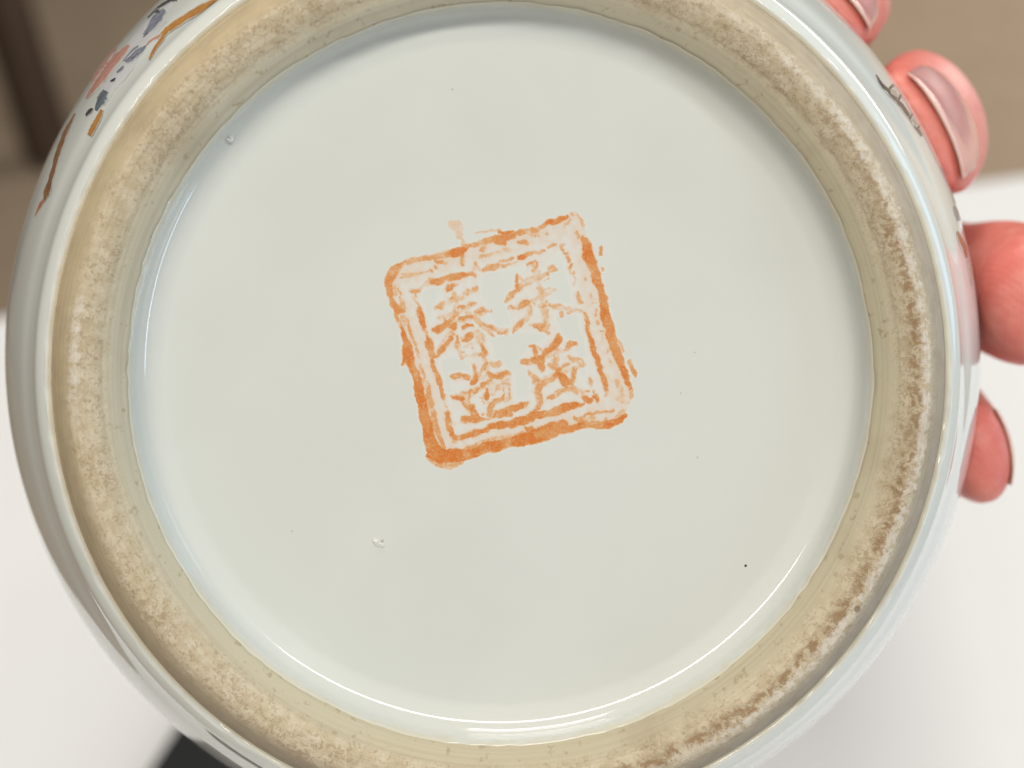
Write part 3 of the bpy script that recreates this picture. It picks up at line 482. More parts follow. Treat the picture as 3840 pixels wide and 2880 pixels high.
DECOR = [
  ('painted_wash', 'lilac', [(2.2938,17.91,2.2925,16.34),(2.3036,18.46,2.3011,15.32),(2.3133,19.11,2.3097,14.4),(2.3229,19.29,2.3184,13.56),(2.3333,20.12,2.3264,11.99),(2.3439,20.77,2.3363,12.18),(2.354,20.49,2.3461,11.81),(2.3636,19.94,2.3561,11.44),(2.3736,20.63,2.3664,11.21),(2.3828,20.77,2.3764,11.11),(2.3916,20.17,2.386,10.75),(2.4008,20.17,2.3958,11.21),(2.4098,19.34,2.4053,11.21),(2.4193,19.52,2.415,11.62),(2.4278,17.81,2.4247,11.85),(2.4369,17.08,2.4347,12.73),(2.4461,16.75,2.4446,13.33)]),
  ('painted_wash', 'lilac', [(2.4153,11.67,2.4151,10.42),(2.4244,11.99,2.4241,10.05),(2.4336,12.96,2.4332,10.01),(2.4429,13.98,2.4423,9.5),(2.4518,14.53,2.4515,9.59),(2.4609,15.18,2.4611,9.5),(2.4703,16.01,2.4704,9.5),(2.4799,16.06,2.479,9.59),(2.4896,16.15,2.4865,10.01),(2.4987,16.38,2.493,9.77),(2.5065,15.97,2.4997,9.96),(2.5139,15.78,2.5071,10.14),(2.521,15.46,2.5142,9.73),(2.5278,14.3,2.5225,9.96),(2.5355,13.75,2.531,10.1),(2.5428,12.82,2.5399,10.51),(2.5506,12.41,2.5484,10.65)]),
  ('painted_branch', 'ochre', [(2.1881,7.23,2.1867,4.65),(2.1929,7.6,2.1912,4.65),(2.1972,7.74,2.1958,4.65),(2.2008,7.51,2.2013,4.65),(2.2046,7.7,2.2077,4.65),(2.2093,7.56,2.2138,4.74),(2.2144,8.07,2.2206,4.74),(2.2208,8.2,2.2268,4.83),(2.2278,8.39,2.2325,5.06),(2.2353,8.53,2.2394,5.2),(2.2427,9.08,2.2467,5.48),(2.2507,9.13,2.2543,5.71),(2.2579,9.45,2.2613,5.89),(2.2646,9.5,2.2672,6.54),(2.2706,9.77,2.2732,6.49),(2.2764,9.96,2.2787,6.91),(2.2826,10.01,2.2844,7.19),(2.289,10.14,2.2906,7.37),(2.2955,10.28,2.2968,7.6),(2.3019,10.47,2.3031,7.74),(2.308,10.61,2.3093,7.74),(2.3138,10.84,2.3151,8.02),(2.3198,10.7,2.3207,8.34),(2.3253,10.88,2.3261,8.39),(2.3306,10.84,2.3309,8.44),(2.3353,11.16,2.335,8.76),(2.3394,10.98,2.3388,8.8),(2.3431,11.02,2.3426,8.76),(2.3467,11.07,2.3468,8.99),(2.3508,10.93,2.3512,9.22),(2.3551,10.88,2.3555,9.45),(2.3595,10.75,2.3598,9.77),(2.3638,10.61,2.3641,10.05)]),
  ('painted_twig', 'ochre', [(2.3492,10.56,2.3441,8.76),(2.3519,10.24,2.3474,8.62),(2.355,10.1,2.3505,8.48),(2.3576,9.87,2.3536,8.2),(2.3609,9.91,2.3575,8.11),(2.3636,9.64,2.3615,8.11),(2.367,9.5,2.3652,7.97),(2.3709,9.5,2.369,8.02),(2.3749,9.36,2.3728,7.97),(2.3792,9.22,2.3769,7.93),(2.3836,9.04,2.3811,7.7),(2.3879,8.85,2.3854,7.56),(2.392,8.62,2.3895,7.42),(2.3958,8.48,2.3933,7.33),(2.3991,8.16,2.3968,7.14),(2.4025,7.93,2.4005,7.0),(2.4056,7.6,2.4042,6.91)]),
  ('painted_leaf', 'slate', [(2.3152,18.28,2.3131,15.78),(2.3195,18.88,2.3166,15.23),(2.3237,19.39,2.3202,14.9),(2.3279,19.94,2.3239,14.58),(2.3316,19.76,2.3275,14.07),(2.3354,19.8,2.3311,13.61),(2.3396,20.36,2.3348,13.43),(2.3435,19.99,2.3387,13.79),(2.3479,19.8,2.342,13.52),(2.3521,19.02,2.3459,13.52),(2.3564,18.51,2.3501,13.33),(2.3601,17.77,2.3552,13.47),(2.3638,17.35,2.3606,13.84),(2.3677,16.98,2.3655,14.03),(2.3718,16.71,2.3701,14.07),(2.3759,16.34,2.3748,14.49),(2.3802,16.01,2.3795,14.81)]),
  ('painted_bud', 'ink', [(2.3334,18.97,2.334,20.86),(2.331,18.55,2.3319,21.42),(2.3292,18.14,2.329,21.88),(2.3305,18.05,2.324,21.14),(2.3309,18.65,2.3224,18.92),(2.3296,17.95,2.3233,17.86),(2.328,17.35,2.3244,17.26)]),
  ('painted_vein', 'rose', [(2.346,10.33,2.3466,9.77),(2.35,10.51,2.3506,9.87),(2.3539,10.65,2.3547,9.96),(2.3578,10.88,2.3587,10.05),(2.3613,11.11,2.3625,10.24),(2.3647,11.25,2.3662,10.38),(2.3681,11.39,2.3695,10.51),(2.3715,11.53,2.3724,10.75),(2.3753,11.62,2.3756,10.84),(2.3793,11.67,2.379,10.98),(2.3832,11.62,2.3828,10.98),(2.3871,11.48,2.3867,11.02),(2.3909,11.44,2.3906,11.07)]),
  ('painted_leaf', 'slate', [(2.3928,11.9,2.393,10.7),(2.3968,12.04,2.397,10.61),(2.4009,12.55,2.4012,10.33),(2.4049,12.92,2.4052,10.38),(2.4088,13.29,2.4091,10.38),(2.4124,13.7,2.4126,10.42),(2.4157,13.56,2.4161,10.47),(2.4189,13.61,2.4196,10.7),(2.4223,13.84,2.4232,10.75),(2.4261,13.75,2.427,10.93),(2.4301,13.79,2.4313,10.98),(2.4335,14.12,2.4355,11.16),(2.436,14.21,2.4393,11.44),(2.4374,14.07,2.4423,11.81),(2.4386,14.07,2.444,12.36),(2.4404,14.16,2.4451,12.82),(2.4426,14.3,2.4456,13.38)]),
  ('painted_petal', 'rose', [(2.4165,18.6,2.4156,16.57),(2.4237,19.48,2.4223,16.29),(2.431,20.49,2.429,15.69),(2.4382,20.96,2.4357,15.41),(2.446,22.62,2.4427,15.32),(2.4532,23.31,2.4493,14.9),(2.4599,22.94,2.4561,14.95),(2.4672,22.8,2.4632,15.13),(2.4763,24.56,2.471,15.23),(2.4859,24.51,2.4801,15.09),(2.4959,23.68,2.4906,15.13),(2.5054,22.34,2.5011,15.37),(2.5146,22.99,2.5103,15.69),(2.5212,22.2,2.5173,15.64),(2.5269,22.07,2.5236,16.29),(2.5319,21.7,2.529,16.24),(2.5369,21.42,2.5345,16.61),(2.542,21.56,2.54,17.12),(2.5465,20.91,2.5452,17.63),(2.5512,20.91,2.55,17.91),(2.556,20.77,2.5551,18.55)]),
  ('painted_leaf', 'teal', [(2.5177,14.35,2.5133,10.75),(2.5208,14.49,2.5161,10.61),(2.5238,14.53,2.519,10.56),(2.5273,14.81,2.5214,10.33),(2.5308,14.67,2.5235,10.01),(2.5346,14.72,2.5253,9.64),(2.538,14.67,2.5294,10.01),(2.5406,14.3,2.533,9.82),(2.5431,13.7,2.5375,9.77),(2.5467,13.29,2.5432,10.33),(2.5512,13.01,2.5482,10.28),(2.5558,12.55,2.5536,10.51),(2.5601,11.9,2.5587,10.61)]),
  ('painted_bud', 'ink', [(2.5604,13.47,2.5608,12.36),(2.563,14.03,2.5635,12.32),(2.5657,14.4,2.5661,12.22),(2.5691,14.77,2.569,12.36),(2.5732,14.77,2.5727,12.5),(2.5775,14.77,2.577,12.92),(2.5818,14.49,2.5815,13.29)]),
  ('painted_bud', 'slate', [(2.4532,13.06,2.453,12.09),(2.4563,13.33,2.4559,11.99),(2.4592,13.52,2.4589,11.95),(2.4621,13.56,2.4622,12.04),(2.4653,13.89,2.4657,12.27),(2.4688,13.84,2.4692,12.64),(2.4723,13.93,2.4726,12.96)]),
  ('painted_bud', 'ink', [(2.4821,12.55,2.4823,11.85),(2.4845,12.92,2.4848,11.81),(2.4868,13.19,2.4874,11.76),(2.4886,13.47,2.49,11.85),(2.4903,13.52,2.4922,12.13),(2.4922,13.61,2.494,12.55),(2.4944,13.7,2.4956,12.96)]),
  ('painted_twig', 'ochre', [(2.5515,10.38,2.5493,9.04),(2.5559,10.38,2.5537,8.99),(2.5604,10.42,2.5576,8.57),(2.5649,10.47,2.5619,8.39),(2.5694,10.47,2.5666,8.3),(2.5741,10.42,2.5713,8.02),(2.5792,10.47,2.5765,8.11),(2.5842,10.33,2.5815,8.02),(2.5897,10.51,2.5864,7.93),(2.5947,10.24,2.5912,7.83),(2.6,10.28,2.5963,7.83),(2.6049,10.1,2.6015,7.79),(2.6098,9.91,2.6068,7.79)]),
  ('painted_vein', 'ink', [(2.2802,17.21,2.2834,15.87),(2.2833,17.91,2.287,16.38),(2.2867,18.65,2.29,16.98),(2.2903,20.03,2.293,17.49),(2.2954,20.96,2.297,17.81),(2.3013,21.7,2.302,18.51),(2.3079,22.2,2.3082,19.02),(2.315,22.8,2.3148,19.76),(2.3223,22.99,2.3216,20.22),(2.3298,23.08,2.3287,20.54),(2.3374,22.67,2.3363,20.49),(2.3453,22.44,2.3443,20.54),(2.353,22.3,2.3521,20.54)]),
  ('painted_branch', 'umber', [(2.5943,21.74,2.5928,19.94),(2.6029,21.93,2.6009,19.39),(2.6116,22.2,2.6091,19.11),(2.6205,22.76,2.617,18.55),(2.6287,22.67,2.6246,18.05),(2.6366,22.85,2.6315,17.68),(2.6437,22.62,2.638,17.21),(2.6508,22.16,2.6451,17.03),(2.6586,21.79,2.6526,16.47),(2.6676,21.56,2.6614,16.15),(2.6766,20.59,2.6712,16.06),(2.6864,20.03,2.6812,15.78),(2.696,19.25,2.6909,15.32),(2.7057,18.05,2.7013,15.04),(2.7165,17.54,2.7119,14.4),(2.7271,17.35,2.7226,14.16),(2.7356,16.8,2.7319,14.03),(2.7427,16.84,2.7384,13.38),(2.7483,16.89,2.7435,12.82),(2.7535,16.98,2.7483,12.64),(2.7594,17.21,2.7535,12.64),(2.7649,16.84,2.7589,12.41),(2.7696,15.87,2.7656,13.06),(2.7747,15.27,2.7719,13.29),(2.7795,14.44,2.7784,13.66)]),
  ('painted_leaf', 'rust', [(2.7748,15.46,2.7747,14.03),(2.7797,16.01,2.7797,14.16),(2.7848,16.57,2.7844,14.26),(2.7908,16.84,2.7899,14.53),(2.7981,16.98,2.7972,15.04),(2.806,16.84,2.8054,15.6),(2.814,16.89,2.8137,16.2)]),
  ('painted_petal', 'rose', [(2.4399,30.01,2.4375,25.58),(2.4477,30.01,2.4443,23.91),(2.4554,30.01,2.4517,23.54),(2.4632,30.01,2.4592,23.13),(2.4712,30.01,2.4667,22.62),(2.4797,30.01,2.4745,21.88),(2.4885,30.01,2.4832,21.79),(2.4971,30.01,2.4914,21.37),(2.505,30.01,2.4992,21.46),(2.5119,30.01,2.5058,21.28),(2.5167,27.7,2.5122,21.51),(2.5209,24.93,2.5182,21.6),(2.5261,23.73,2.5245,21.79)]),
  ('painted_vein', 'ink', [(2.3155,15.55,2.3151,15.13),(2.3223,15.46,2.322,14.95),(2.3293,15.41,2.3288,14.77),(2.3362,15.37,2.3357,14.67),(2.3431,15.32,2.3425,14.49),(2.3504,15.23,2.3498,14.4),(2.3578,15.18,2.3573,14.3),(2.3648,15.09,2.3643,14.26),(2.3708,15.09,2.3703,14.26),(2.3751,15.09,2.3747,14.35),(2.3783,15.04,2.378,14.4),(2.381,15.0,2.3808,14.53),(2.384,15.0,2.3839,14.63)]),
  ('painted_vein', 'ink', [(2.3768,11.25,2.3768,10.98),(2.3822,11.35,2.3822,11.02),(2.3875,11.44,2.3875,11.07),(2.3929,11.62,2.3929,11.11),(2.3984,11.62,2.3983,11.25),(2.4043,11.72,2.4041,11.21),(2.4104,11.81,2.4103,11.25),(2.4162,11.85,2.4161,11.35),(2.4209,11.9,2.421,11.39),(2.4243,11.95,2.4244,11.48),(2.4267,11.99,2.4269,11.58),(2.4287,12.04,2.429,11.72),(2.431,12.13,2.4312,11.85)]),
  ('painted_vein', 'rust', [(2.4183,17.72,2.418,17.35),(2.4281,17.63,2.4277,17.12),(2.438,17.58,2.4375,16.94),(2.4477,17.49,2.4471,16.71),(2.4572,17.4,2.4566,16.61),(2.4663,17.45,2.4657,16.57),(2.475,17.45,2.4744,16.57),(2.4837,17.49,2.4832,16.66),(2.4929,17.54,2.4924,16.66),(2.5031,17.63,2.5026,16.71),(2.5139,17.72,2.5135,16.89),(2.5243,17.91,2.5239,17.08),(2.5332,18.23,2.533,17.31),(2.5402,18.65,2.5399,17.58),(2.5456,18.97,2.5455,18.0),(2.5507,19.43,2.5505,18.51),(2.556,19.8,2.5559,19.11)]),
  ('painted_vein', 'slate', [(2.4022,14.16,2.4027,13.15),(2.407,14.44,2.4075,13.29),(2.412,14.86,2.4122,13.66),(2.4186,15.04,2.4182,13.84),(2.4274,15.0,2.4268,14.07),(2.4375,14.9,2.437,14.07),(2.4476,14.81,2.4473,14.21)]),
  ('painted_stem', 'dark', [(0.6733,12.82,0.672,13.52),(0.6674,12.22,0.665,13.52),(0.6616,11.62,0.6582,13.43),(0.6553,11.25,0.6514,13.52),(0.6488,11.16,0.6455,13.79),(0.6429,11.25,0.6411,14.03),(0.6377,11.39,0.6369,14.35),(0.6331,11.72,0.6319,14.67),(0.628,11.76,0.6258,15.27),(0.6219,11.99,0.6191,15.6),(0.6148,12.27,0.6119,15.87),(0.6072,12.82,0.604,16.38),(0.5995,13.1,0.5961,16.66),(0.5915,13.29,0.5877,17.03),(0.5829,13.52,0.5787,17.54),(0.5744,13.56,0.5699,17.72),(0.5657,13.89,0.5616,17.68),(0.557,14.26,0.553,17.91),(0.5484,14.53,0.5444,18.14),(0.5406,14.35,0.5353,19.06),(0.5333,14.53,0.5288,18.46),(0.5268,14.9,0.5227,18.32),(0.5211,15.18,0.5176,18.05),(0.5156,15.55,0.5127,18.0),(0.51,15.92,0.5079,17.68)]),
  ('painted_thorn', 'dark', [(0.627,14.81,0.6341,14.4),(0.626,15.5,0.6343,15.04),(0.6258,16.15,0.6335,15.74),(0.6255,16.84,0.633,16.43),(0.6245,17.58,0.6323,17.12),(0.6245,18.42,0.6312,17.86),(0.6233,19.85,0.6303,19.06)]),
  ('painted_thorn', 'dark', [(0.5953,15.97,0.6028,14.58),(0.5962,16.47,0.6039,15.09),(0.5961,17.21,0.604,15.74),(0.5964,17.86,0.6039,16.47),(0.5968,18.78,0.6048,16.98),(0.5968,19.94,0.6053,17.58),(0.5969,21.1,0.6043,18.78)]),
  ('painted_thorn', 'dark', [(0.5519,16.43,0.5592,15.41),(0.5516,16.98,0.5591,15.92),(0.552,17.4,0.5598,16.34),(0.5515,18.0,0.5598,16.8),(0.5518,18.74,0.5601,17.26),(0.552,19.57,0.5593,17.86),(0.5504,20.86,0.5586,18.78)]),
  ('painted_thorn', 'dark', [(0.5235,17.03,0.5307,15.97),(0.5231,17.54,0.5309,16.38),(0.5233,17.91,0.5315,16.71),(0.5234,18.6,0.5319,17.08),(0.5232,19.39,0.5313,17.58),(0.5227,20.31,0.5311,18.05),(0.5225,21.14,0.5307,18.92)]),
  ('painted_leaf', 'taupe', [(0.628,14.81,0.6271,16.2),(0.6251,14.53,0.6235,16.94),(0.6224,14.07,0.6197,17.68),(0.6196,14.03,0.6157,18.18),(0.6159,14.49,0.6118,18.18),(0.6116,15.04,0.6087,17.49),(0.6073,15.46,0.6056,16.98)]),
  ('painted_leaf', 'taupe', [(0.5527,15.46,0.5516,16.89),(0.5486,15.46,0.5472,17.45),(0.5445,15.46,0.5425,18.18),(0.5409,15.46,0.5373,19.48),(0.5375,15.74,0.534,19.29),(0.534,16.2,0.5315,18.69),(0.5305,16.61,0.529,18.09)]),
  ('painted_vein', 'dark', [(0.426,21.93,0.4241,24.01),(0.4193,22.25,0.4179,24.01),(0.4128,22.48,0.4119,24.01),(0.4058,23.27,0.4056,24.01),(0.399,23.54,0.3987,24.01),(0.3929,22.76,0.3912,24.01),(0.3846,23.31,0.3834,24.01),(0.3775,22.8,0.3757,24.01),(0.3707,22.48,0.3684,24.01),(0.3645,22.2,0.3618,24.01),(0.3582,22.34,0.3557,24.01),(0.3531,21.51,0.3496,24.01),(0.3465,21.88,0.3436,24.01)]),
  ('painted_vein', 'dark', [(0.3483,17.72,0.3427,22.57),(0.3427,17.45,0.3358,23.45),(0.337,17.21,0.3292,24.01),(0.3315,17.17,0.3234,24.01),(0.3258,17.68,0.3181,24.01),(0.3208,17.77,0.3131,24.01),(0.3158,17.81,0.3093,23.08)]),
  ('painted_leaf', 'umber', [(0.3009,13.89,0.2988,15.87),(0.2959,13.56,0.2929,16.38),(0.2907,13.38,0.2868,17.17),(0.2853,13.33,0.2807,17.91),(0.2799,13.43,0.2745,18.83),(0.2746,13.52,0.2689,19.2),(0.2692,13.7,0.2621,20.77),(0.264,13.93,0.2564,21.33),(0.2589,14.26,0.2506,22.16),(0.2546,14.21,0.2467,21.37),(0.2495,14.9,0.2432,20.59),(0.2445,15.6,0.2404,19.29),(0.2391,16.52,0.237,18.51)]),
  ('painted_vein', 'taupe', [(0.243,16.8,0.2402,19.06),(0.2334,16.61,0.2297,19.66),(0.224,16.38,0.2188,20.63),(0.2143,16.06,0.2077,21.37),(0.2031,16.34,0.1985,19.85),(0.1919,16.29,0.1892,18.28),(0.1804,16.38,0.1786,17.68)])]
# ------------------------------------------------------------------ enamel painting on the outer wall: (angle, depth) of both edges of each brush stroke
def brush(name, key, row):
    v = []; f = []; n = 7
    for (a0, d0, a1, d1) in row:
        for i in range(n):
            t = i/(n-1); a = a0+(a1-a0)*t; d = d0+(d1-d0)*t
            d = max(d, 6.2); r = float(body_r(d)) + (.05 if name == 'painted_wash' else .075)
            v.append((r*math.cos(a)*S, r*math.sin(a)*S, d*S))
    for j in range(len(row)-1):
        for i in range(n-1): f.append((j*n+i, j*n+i+1, (j+1)*n+i+1, (j+1)*n+i))
    me = mesh(name, v, f)
    at = me.attributes.new('load', 'FLOAT', 'POINT'); at.data.foreach_set('value', [1-abs(2*i/(n-1)-1) for _ in row for i in range(n)])
    return link(name, me, PAINTS[key], vase)
for nm, key, row in DECOR: brush(nm, key, row)

# ------------------------------------------------------------------ the hand: four fingers along the wall, palm and thumb round the back
def cyl(a, r, d): a = R(a); return Vector((r*math.cos(a), r*math.sin(a), d))
# (angle, radius, depth, half width, half thickness) from the tip back; roll turns the nail side
FINGERS = [
 dict(roll=0, pts=[(47.5,62.8,35.5,7.6,3.3),(47.4,65.1,41,8.4,4.6),(47.2,67.8,47,8.7,5.4),(47,70.2,52.5,8.8,6.4),(46,71.2,64,8.9,7),(45,71.5,80,9.2,7.6),(44,71.5,98,9.6,8.2),(42,73,122,10.5,9.5)]),
 dict(roll=0, pts=[(28.4,62.9,34.6,9.0,3.5),(28.3,65.4,40.5,10.1,4.9),(28.2,68.1,47,10.4,5.8),(28.3,70.5,52.5,10.2,6.7),(28.5,71.4,64,9.3,7.1),(28.5,72,82,9.4,7.7),(28.5,72,102,9.8,8.4),(28,73,126,10.5,9.5)]),
 dict(roll=6, pts=[(7.0,69.6,30.5,9.0,7.4),(7.2,70.6,38,9.8,8.0),(7.5,71.4,47,9.9,8.0),(8,71.6,63,9.3,7.4),(9,72,80,9.4,7.8),(10,72,100,9.8,8.4),(12,73,124,10.5,9.5)]),
 dict(roll=22, pts=[(-10.4,64.4,34,7.2,4.2),(-10.3,65.8,41,8.0,4.9),(-10.0,67.2,49,8.1,5.4),(-9,69.4,62,7.8,6.0),(-7,70.5,78,8.0,6.6),(-5,71.5,96,8.6,7.4),(-2,73,120,10,9)]),
]
THUMB = dict(roll=0, pts=[(104,71.6,66,10.5,7.2),(103,72,76,11.5,7.8),(101,73,90,11.5,8.5),(95,74,108,12,9),(84,75,130,13.5,11),(68,77,155,15,13)])
def frames(fg, n=7):
    raw = np.array(fg['pts'], float); Q = np.vstack([2*raw[0]-raw[1], raw, 2*raw[-1]-raw[-2]]); prm = []
    for i in range(1, len(Q)-2):
        p0, p1, p2, p3 = Q[i-1:i+3]
        for t in np.arange(n)/n:
            prm.append(.5*(2*p1+(p2-p0)*t+(2*p0-5*p1+4*p2-p3)*t*t+(3*p1-p0-3*p2+p3)*t**3))
    prm.append(raw[-1]); prm = np.array(prm)
    pos = [cyl(*p[:3]) for p in prm]; out = []
    for i, p in enumerate(pos):
        t = (pos[min(i+1, len(pos)-1)] - pos[max(i-1, 0)]).normalized()
        a = R(prm[i][0]); nrm = Vector((math.cos(a), math.sin(a), 0)); nrm = (nrm - t*nrm.dot(t)).normalized()
        sd = t.cross(nrm).normalized(); ro = R(fg['roll'])
        if (sd.x*-math.sin(a) + sd.y*math.cos(a)) < 0: sd = -sd
        n2 = nrm*math.cos(ro) + sd*math.sin(ro); s2 = sd*math.cos(ro) - nrm*math.sin(ro)
        out.append((p, t, n2, s2, prm[i][3], prm[i][4]))
    return out
def tube(V, F, fr, seg=22, cap=True, Lc=7.0):
    rings = []
    if cap:                                            # rounded fingertip in front of the first frame
        p, t, n, s, hw, ht = fr[0]; L = Lc
        for k in range(1, 9):
            u = 1 - k/9; q = (1-u**2.3)**(1/2.3)
            rings.append((p - t*L*u - n*.7*u*u, n, s, hw*q, ht*q))
    for p, t, n, s, hw, ht in fr: rings.append((p, n, s, hw, ht))
    b0 = len(V)
    for p, n, s, hw, ht in rings:
        for i in range(seg):
            a = 2*math.pi*i/seg; V.append(p + s*hw*math.cos(a) + n*ht*math.sin(a))
    for j in range(len(rings)-1):
        for i in range(seg):
            k = (i+1) % seg; F.append((b0+j*seg+i, b0+j*seg+k, b0+(j+1)*seg+k, b0+(j+1)*seg+i))
    V.append(rings[0][0] - fr[0][1]*(.5 if cap else 0)); V.append(rings[-1][0]); c0, c1 = len(V)-2, len(V)-1; e = b0+(len(rings)-1)*seg
    for i in range(seg):
        k = (i+1) % seg; F.append((c0, b0+k, b0+i)); F.append((c1, e+i, e+k))
def build_hand():
    V, F = [], []; FR = [frames(f) for f in FINGERS]
    for fr, Lc in zip(FR, (3.2, 3.4, 7, 5)): tube(V, F, fr, Lc=Lc)
    tube(V, F, frames(THUMB))
    # palm, wrist and forearm: ribbon-shaped sections bent round the wall
    secs = [(108,-11,52,73,8.5),(122,-10,56,74,10.5),(140,-7,62,75,12.5),(160,-2,66,76.5,14),(180,6,56,78,15.5),(200,13,48,79,17),(225,14,46,82,18.5),(260,12,48,88,20),(300,11,50,95,22),(360,8,49,108,24),(430,5,48,124,26)]
    b0 = len(V); n = 28
    for d, a0, a1, r, h in secs:
        for i in range(n):
            u = 2*math.pi*i/n; ca, sa = math.cos(u), math.sin(u)
            am = (a0+a1)/2 + (a1-a0)/2*math.copysign(abs(ca)**.7, ca); rad = r + h*math.copysign(abs(sa)**.8, sa)
            V.append(cyl(am, rad, d))
    m = len(secs)
    for j in range(m-1):
        for i in range(n):
            k = (i+1) % n; F.append((b0+j*n+i, b0+j*n+k, b0+(j+1)*n+k, b0+(j+1)*n+i))
    F.append(tuple(b0+i for i in range(n))[::-1]); F.append(tuple(b0+(m-1)*n+i for i in range(n)))
    me = mesh('hand', [v*S for v in V], F)
    bm = bmesh.new(); bm.from_mesh(me); bmesh.ops.recalc_face_normals(bm, faces=bm.faces); bm.to_mesh(me); bm.free()
    o = bpy.data.objects.new('hand_raw', me); COL.objects.link(o)
    md = o.modifiers.new('join', 'REMESH'); md.mode = 'VOXEL'; md.voxel_size = .0008
    dg = bpy.context.evaluated_depsgraph_get(); dg.update()
    out = bpy.data.meshes.new_from_object(o.evaluated_get(dg)); out.name = 'hand'
    bpy.data.objects.remove(o)
    nv = len(out.vertices); co = np.empty(nv*3); out.vertices.foreach_get('co', co); co = co.reshape(-1, 3)
    ed = np.empty(len(out.edges)*2, np.int32); out.edges.foreach_get('vertices', ed); ed = ed.reshape(-1, 2)
    deg = np.bincount(ed.ravel(), minlength=nv)[:, None]
    for it in range(7):
        acc = np.zeros_like(co); np.add.at(acc, ed[:, 0], co[ed[:, 1]]); np.add.at(acc, ed[:, 1], co[ed[:, 0]])
        co = co*.4 + .6*acc/np.maximum(deg, 1)
    # pads flatten where they press on the wall
    r = np.hypot(co[:, 0], co[:, 1])/S; d = co[:, 2]/S; lim = body_r(np.clip(d, 6, 144)) + .12
    push = (r < lim) & (d < 150)
    k = np.where(push, lim/np.maximum(r, 1e-6), 1); co[:, 0] *= k; co[:, 1] *= k
    out.vertices.foreach_set('co', co.ravel())
    r = np.hypot(co[:, 0], co[:, 1])/S
    back = np.clip((r-70)/6, 0, 1).astype(np.float32)
    at = out.attributes.new('back', 'FLOAT', 'POINT'); at.data.foreach_set('value', back)
    out.polygons.foreach_set('use_smooth', np.ones(len(out.polygons), bool)); out.materials.clear(); out.update()
    h = link('hand', out, M_SKIN); h.matrix_world = VM
    tag(h, 'hand with pink fingernails gripping the right side of the vase by its fingertips', 'hand')
    # nails: (finger, how far the free edge overhangs the first frame, length, half angle)
    for fi, over, ln, half, lift in ((0,2.4,11.0,58,.05),(1,2.6,12.0,58,.05),(2,.2,11,46,.1),(3,2.3,9,44,-.1)):
        fr = FR[fi]; pos = [f[0] for f in fr]; s0 = 0; acc = [0]
        for a, b in zip(pos[:-1], pos[1:]): acc.append(acc[-1]+(b-a).length)
        nv_, nu = 14, 17; vs = []; fs = []; ed_ = []
        for side in (0, 1):
            for j in range(nv_):
                for g in range(nu):
                    t = -1+2*g/(nu-1); Lt = max(.4, ln*max(0, 1-abs(t)**2.4)**.62); x = -over*(1-.35*t*t) + (Lt+over*(1-.35*t*t))*j/(nv_-1)
                    q = max(0, x); i = max(i for i, a in enumerate(acc) if a <= q); i = min(i, len(fr)-2); u = (q-acc[i])/(acc[i+1]-acc[i])
                    A, B = fr[i], fr[i+1]; p = A[0].lerp(B[0], u); n_ = A[2].lerp(B[2], u).normalized(); s_ = A[3].lerp(B[3], u).normalized(); hw = A[4]*(1-u)+B[4]*u; ht = A[5]*(1-u)+B[5]*u
                    if x < 0: p = p + A[1]*x - n_*.05*x*x
                    ph = R(half)*t; root = max(0, (j-(nv_-4))/3)
                    pp = p + s_*hw*math.sin(ph) + n_*((ht+lift+.28-side*.34-.6*root*root)*math.cos(ph)**.85)
                    vs.append(pp*S); ed_.append(max(0, min(1, 1-(x+over)/1.6)) if side == 0 else 1.0)
        N = nv_*nu
        for side in (0, 1):
            for j in range(nv_-1):
                for g in range(nu-1):
                    a = side*N+j*nu+g; qd = (a, a+1, a+nu+1, a+nu); fs.append(qd if side == 0 else qd[::-1])
        loop = [g for g in range(nu)] + [j*nu+nu-1 for j in range(1, nv_)] + [(nv_-1)*nu+g for g in range(nu-2, -1, -1)] + [j*nu for j in range(nv_-2, 0, -1)]
        for a, b in zip(loop, loop[1:]+loop[:1]): fs.append((a, b, N+b, N+a))
        me = mesh('fingernail', vs, fs)
        bm = bmesh.new(); bm.from_mesh(me); bmesh.ops.recalc_face_normals(bm, faces=bm.faces); bm.to_mesh(me); bm.free()
        at = me.attributes.new('edge', 'FLOAT', 'POINT'); at.data.foreach_set('value', ed_)
        link('fingernail', me, M_NAIL, h)
build_hand()
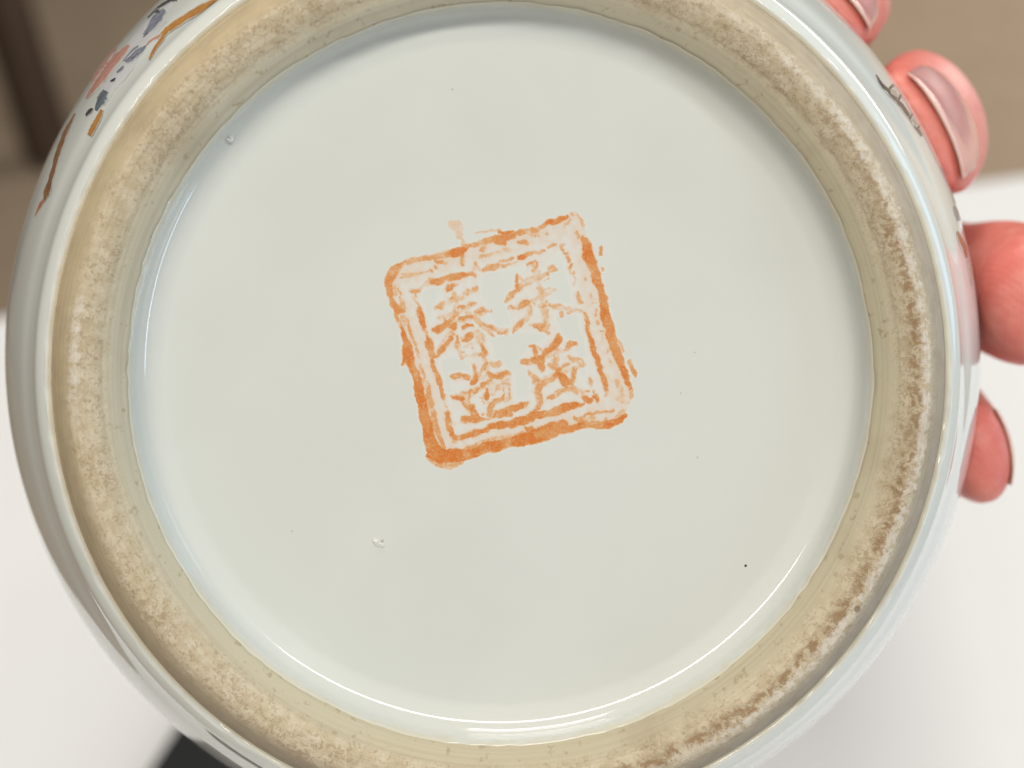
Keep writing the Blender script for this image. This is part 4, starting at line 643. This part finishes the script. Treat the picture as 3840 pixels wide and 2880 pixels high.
# ------------------------------------------------------------------ the table below, the floor and what stands beyond
def box(bm, x0, x1, y0, y1, z0, z1, bev=0.0, seg=3):
    g = bmesh.ops.create_cube(bm, size=1)['verts']
    for v in g: v.co = Vector(((x0+x1)/2+v.co.x*(x1-x0), (y0+y1)/2+v.co.y*(y1-y0), (z0+z1)/2+v.co.z*(z1-z0)))
    if bev:
        es = list({e for v in g for e in v.link_edges}); bmesh.ops.bevel(bm, geom=es, offset=bev, segments=seg, profile=.5, affect='EDGES')
def solid(name, dims, mat, parent=None, bev=.004):
    bm = bmesh.new(); box(bm, *dims, bev=bev); me = bpy.data.meshes.new(name); bm.to_mesh(me); bm.free()
    me.polygons.foreach_set('use_smooth', [False]*len(me.polygons))
    return link(name, me, mat, parent)
FZ = -0.74
fl = link('floor', mesh('floor', [(-6, -6, FZ), (6, -6, FZ), (6, 9, FZ), (-6, 9, FZ)], [(0, 1, 2, 3)], False), mat_floor()); tag(fl, kind='structure')
white = plain('white_laminate', (.86, .855, .84), .5, .015, 6, .05, 900)
tb = bpy.data.objects.new('white_table', None); COL.objects.link(tb); tb.location = (0, 0, FZ)
tag(tb, 'white table top spread out below and behind the vase', 'table')
def on(o, p): o.location = Vector((0, 0, -FZ)); return o
on(solid('table_top', (-.275, .37, -.12, .664, -.03, 0), white, tb, .006), tb)
for x in (-.235, .33):
    for y in (-.05, .59): on(solid('leg', (x-.025, x+.025, y-.025, y+.025, FZ, -.03), white, tb, .004), tb)
black = plain('matt_black', (.006, .006, .007), .7, .2, 60)
pd = solid('black_pad', (0, .165, -.13, .10, 0, .008), black, None, .002)
pd.location = (-.1215, .3835, .0005); pd.rotation_euler = (0, 0, R(-24))
tag(pd, 'matt black flat pad lying on the white table, corner showing below the vase foot', 'pad')
wood = mat_wood()
st = bpy.data.objects.new('side_table', None); COL.objects.link(st); st.location = (-1.00, 2.33, FZ); st.rotation_euler = (0, 0, R(45))
tag(st, 'dark wooden table leg standing on the brown floor at the upper left', 'table')
solid('table_top', (-.28, .28, -.28, .28, .60, .63), wood, st, .006)
for x in (-.235, .235):
    for y in (-.235, .235): solid('leg', (x-.03, x+.03, y-.03, y+.03, 0, .60), wood, st, .004)
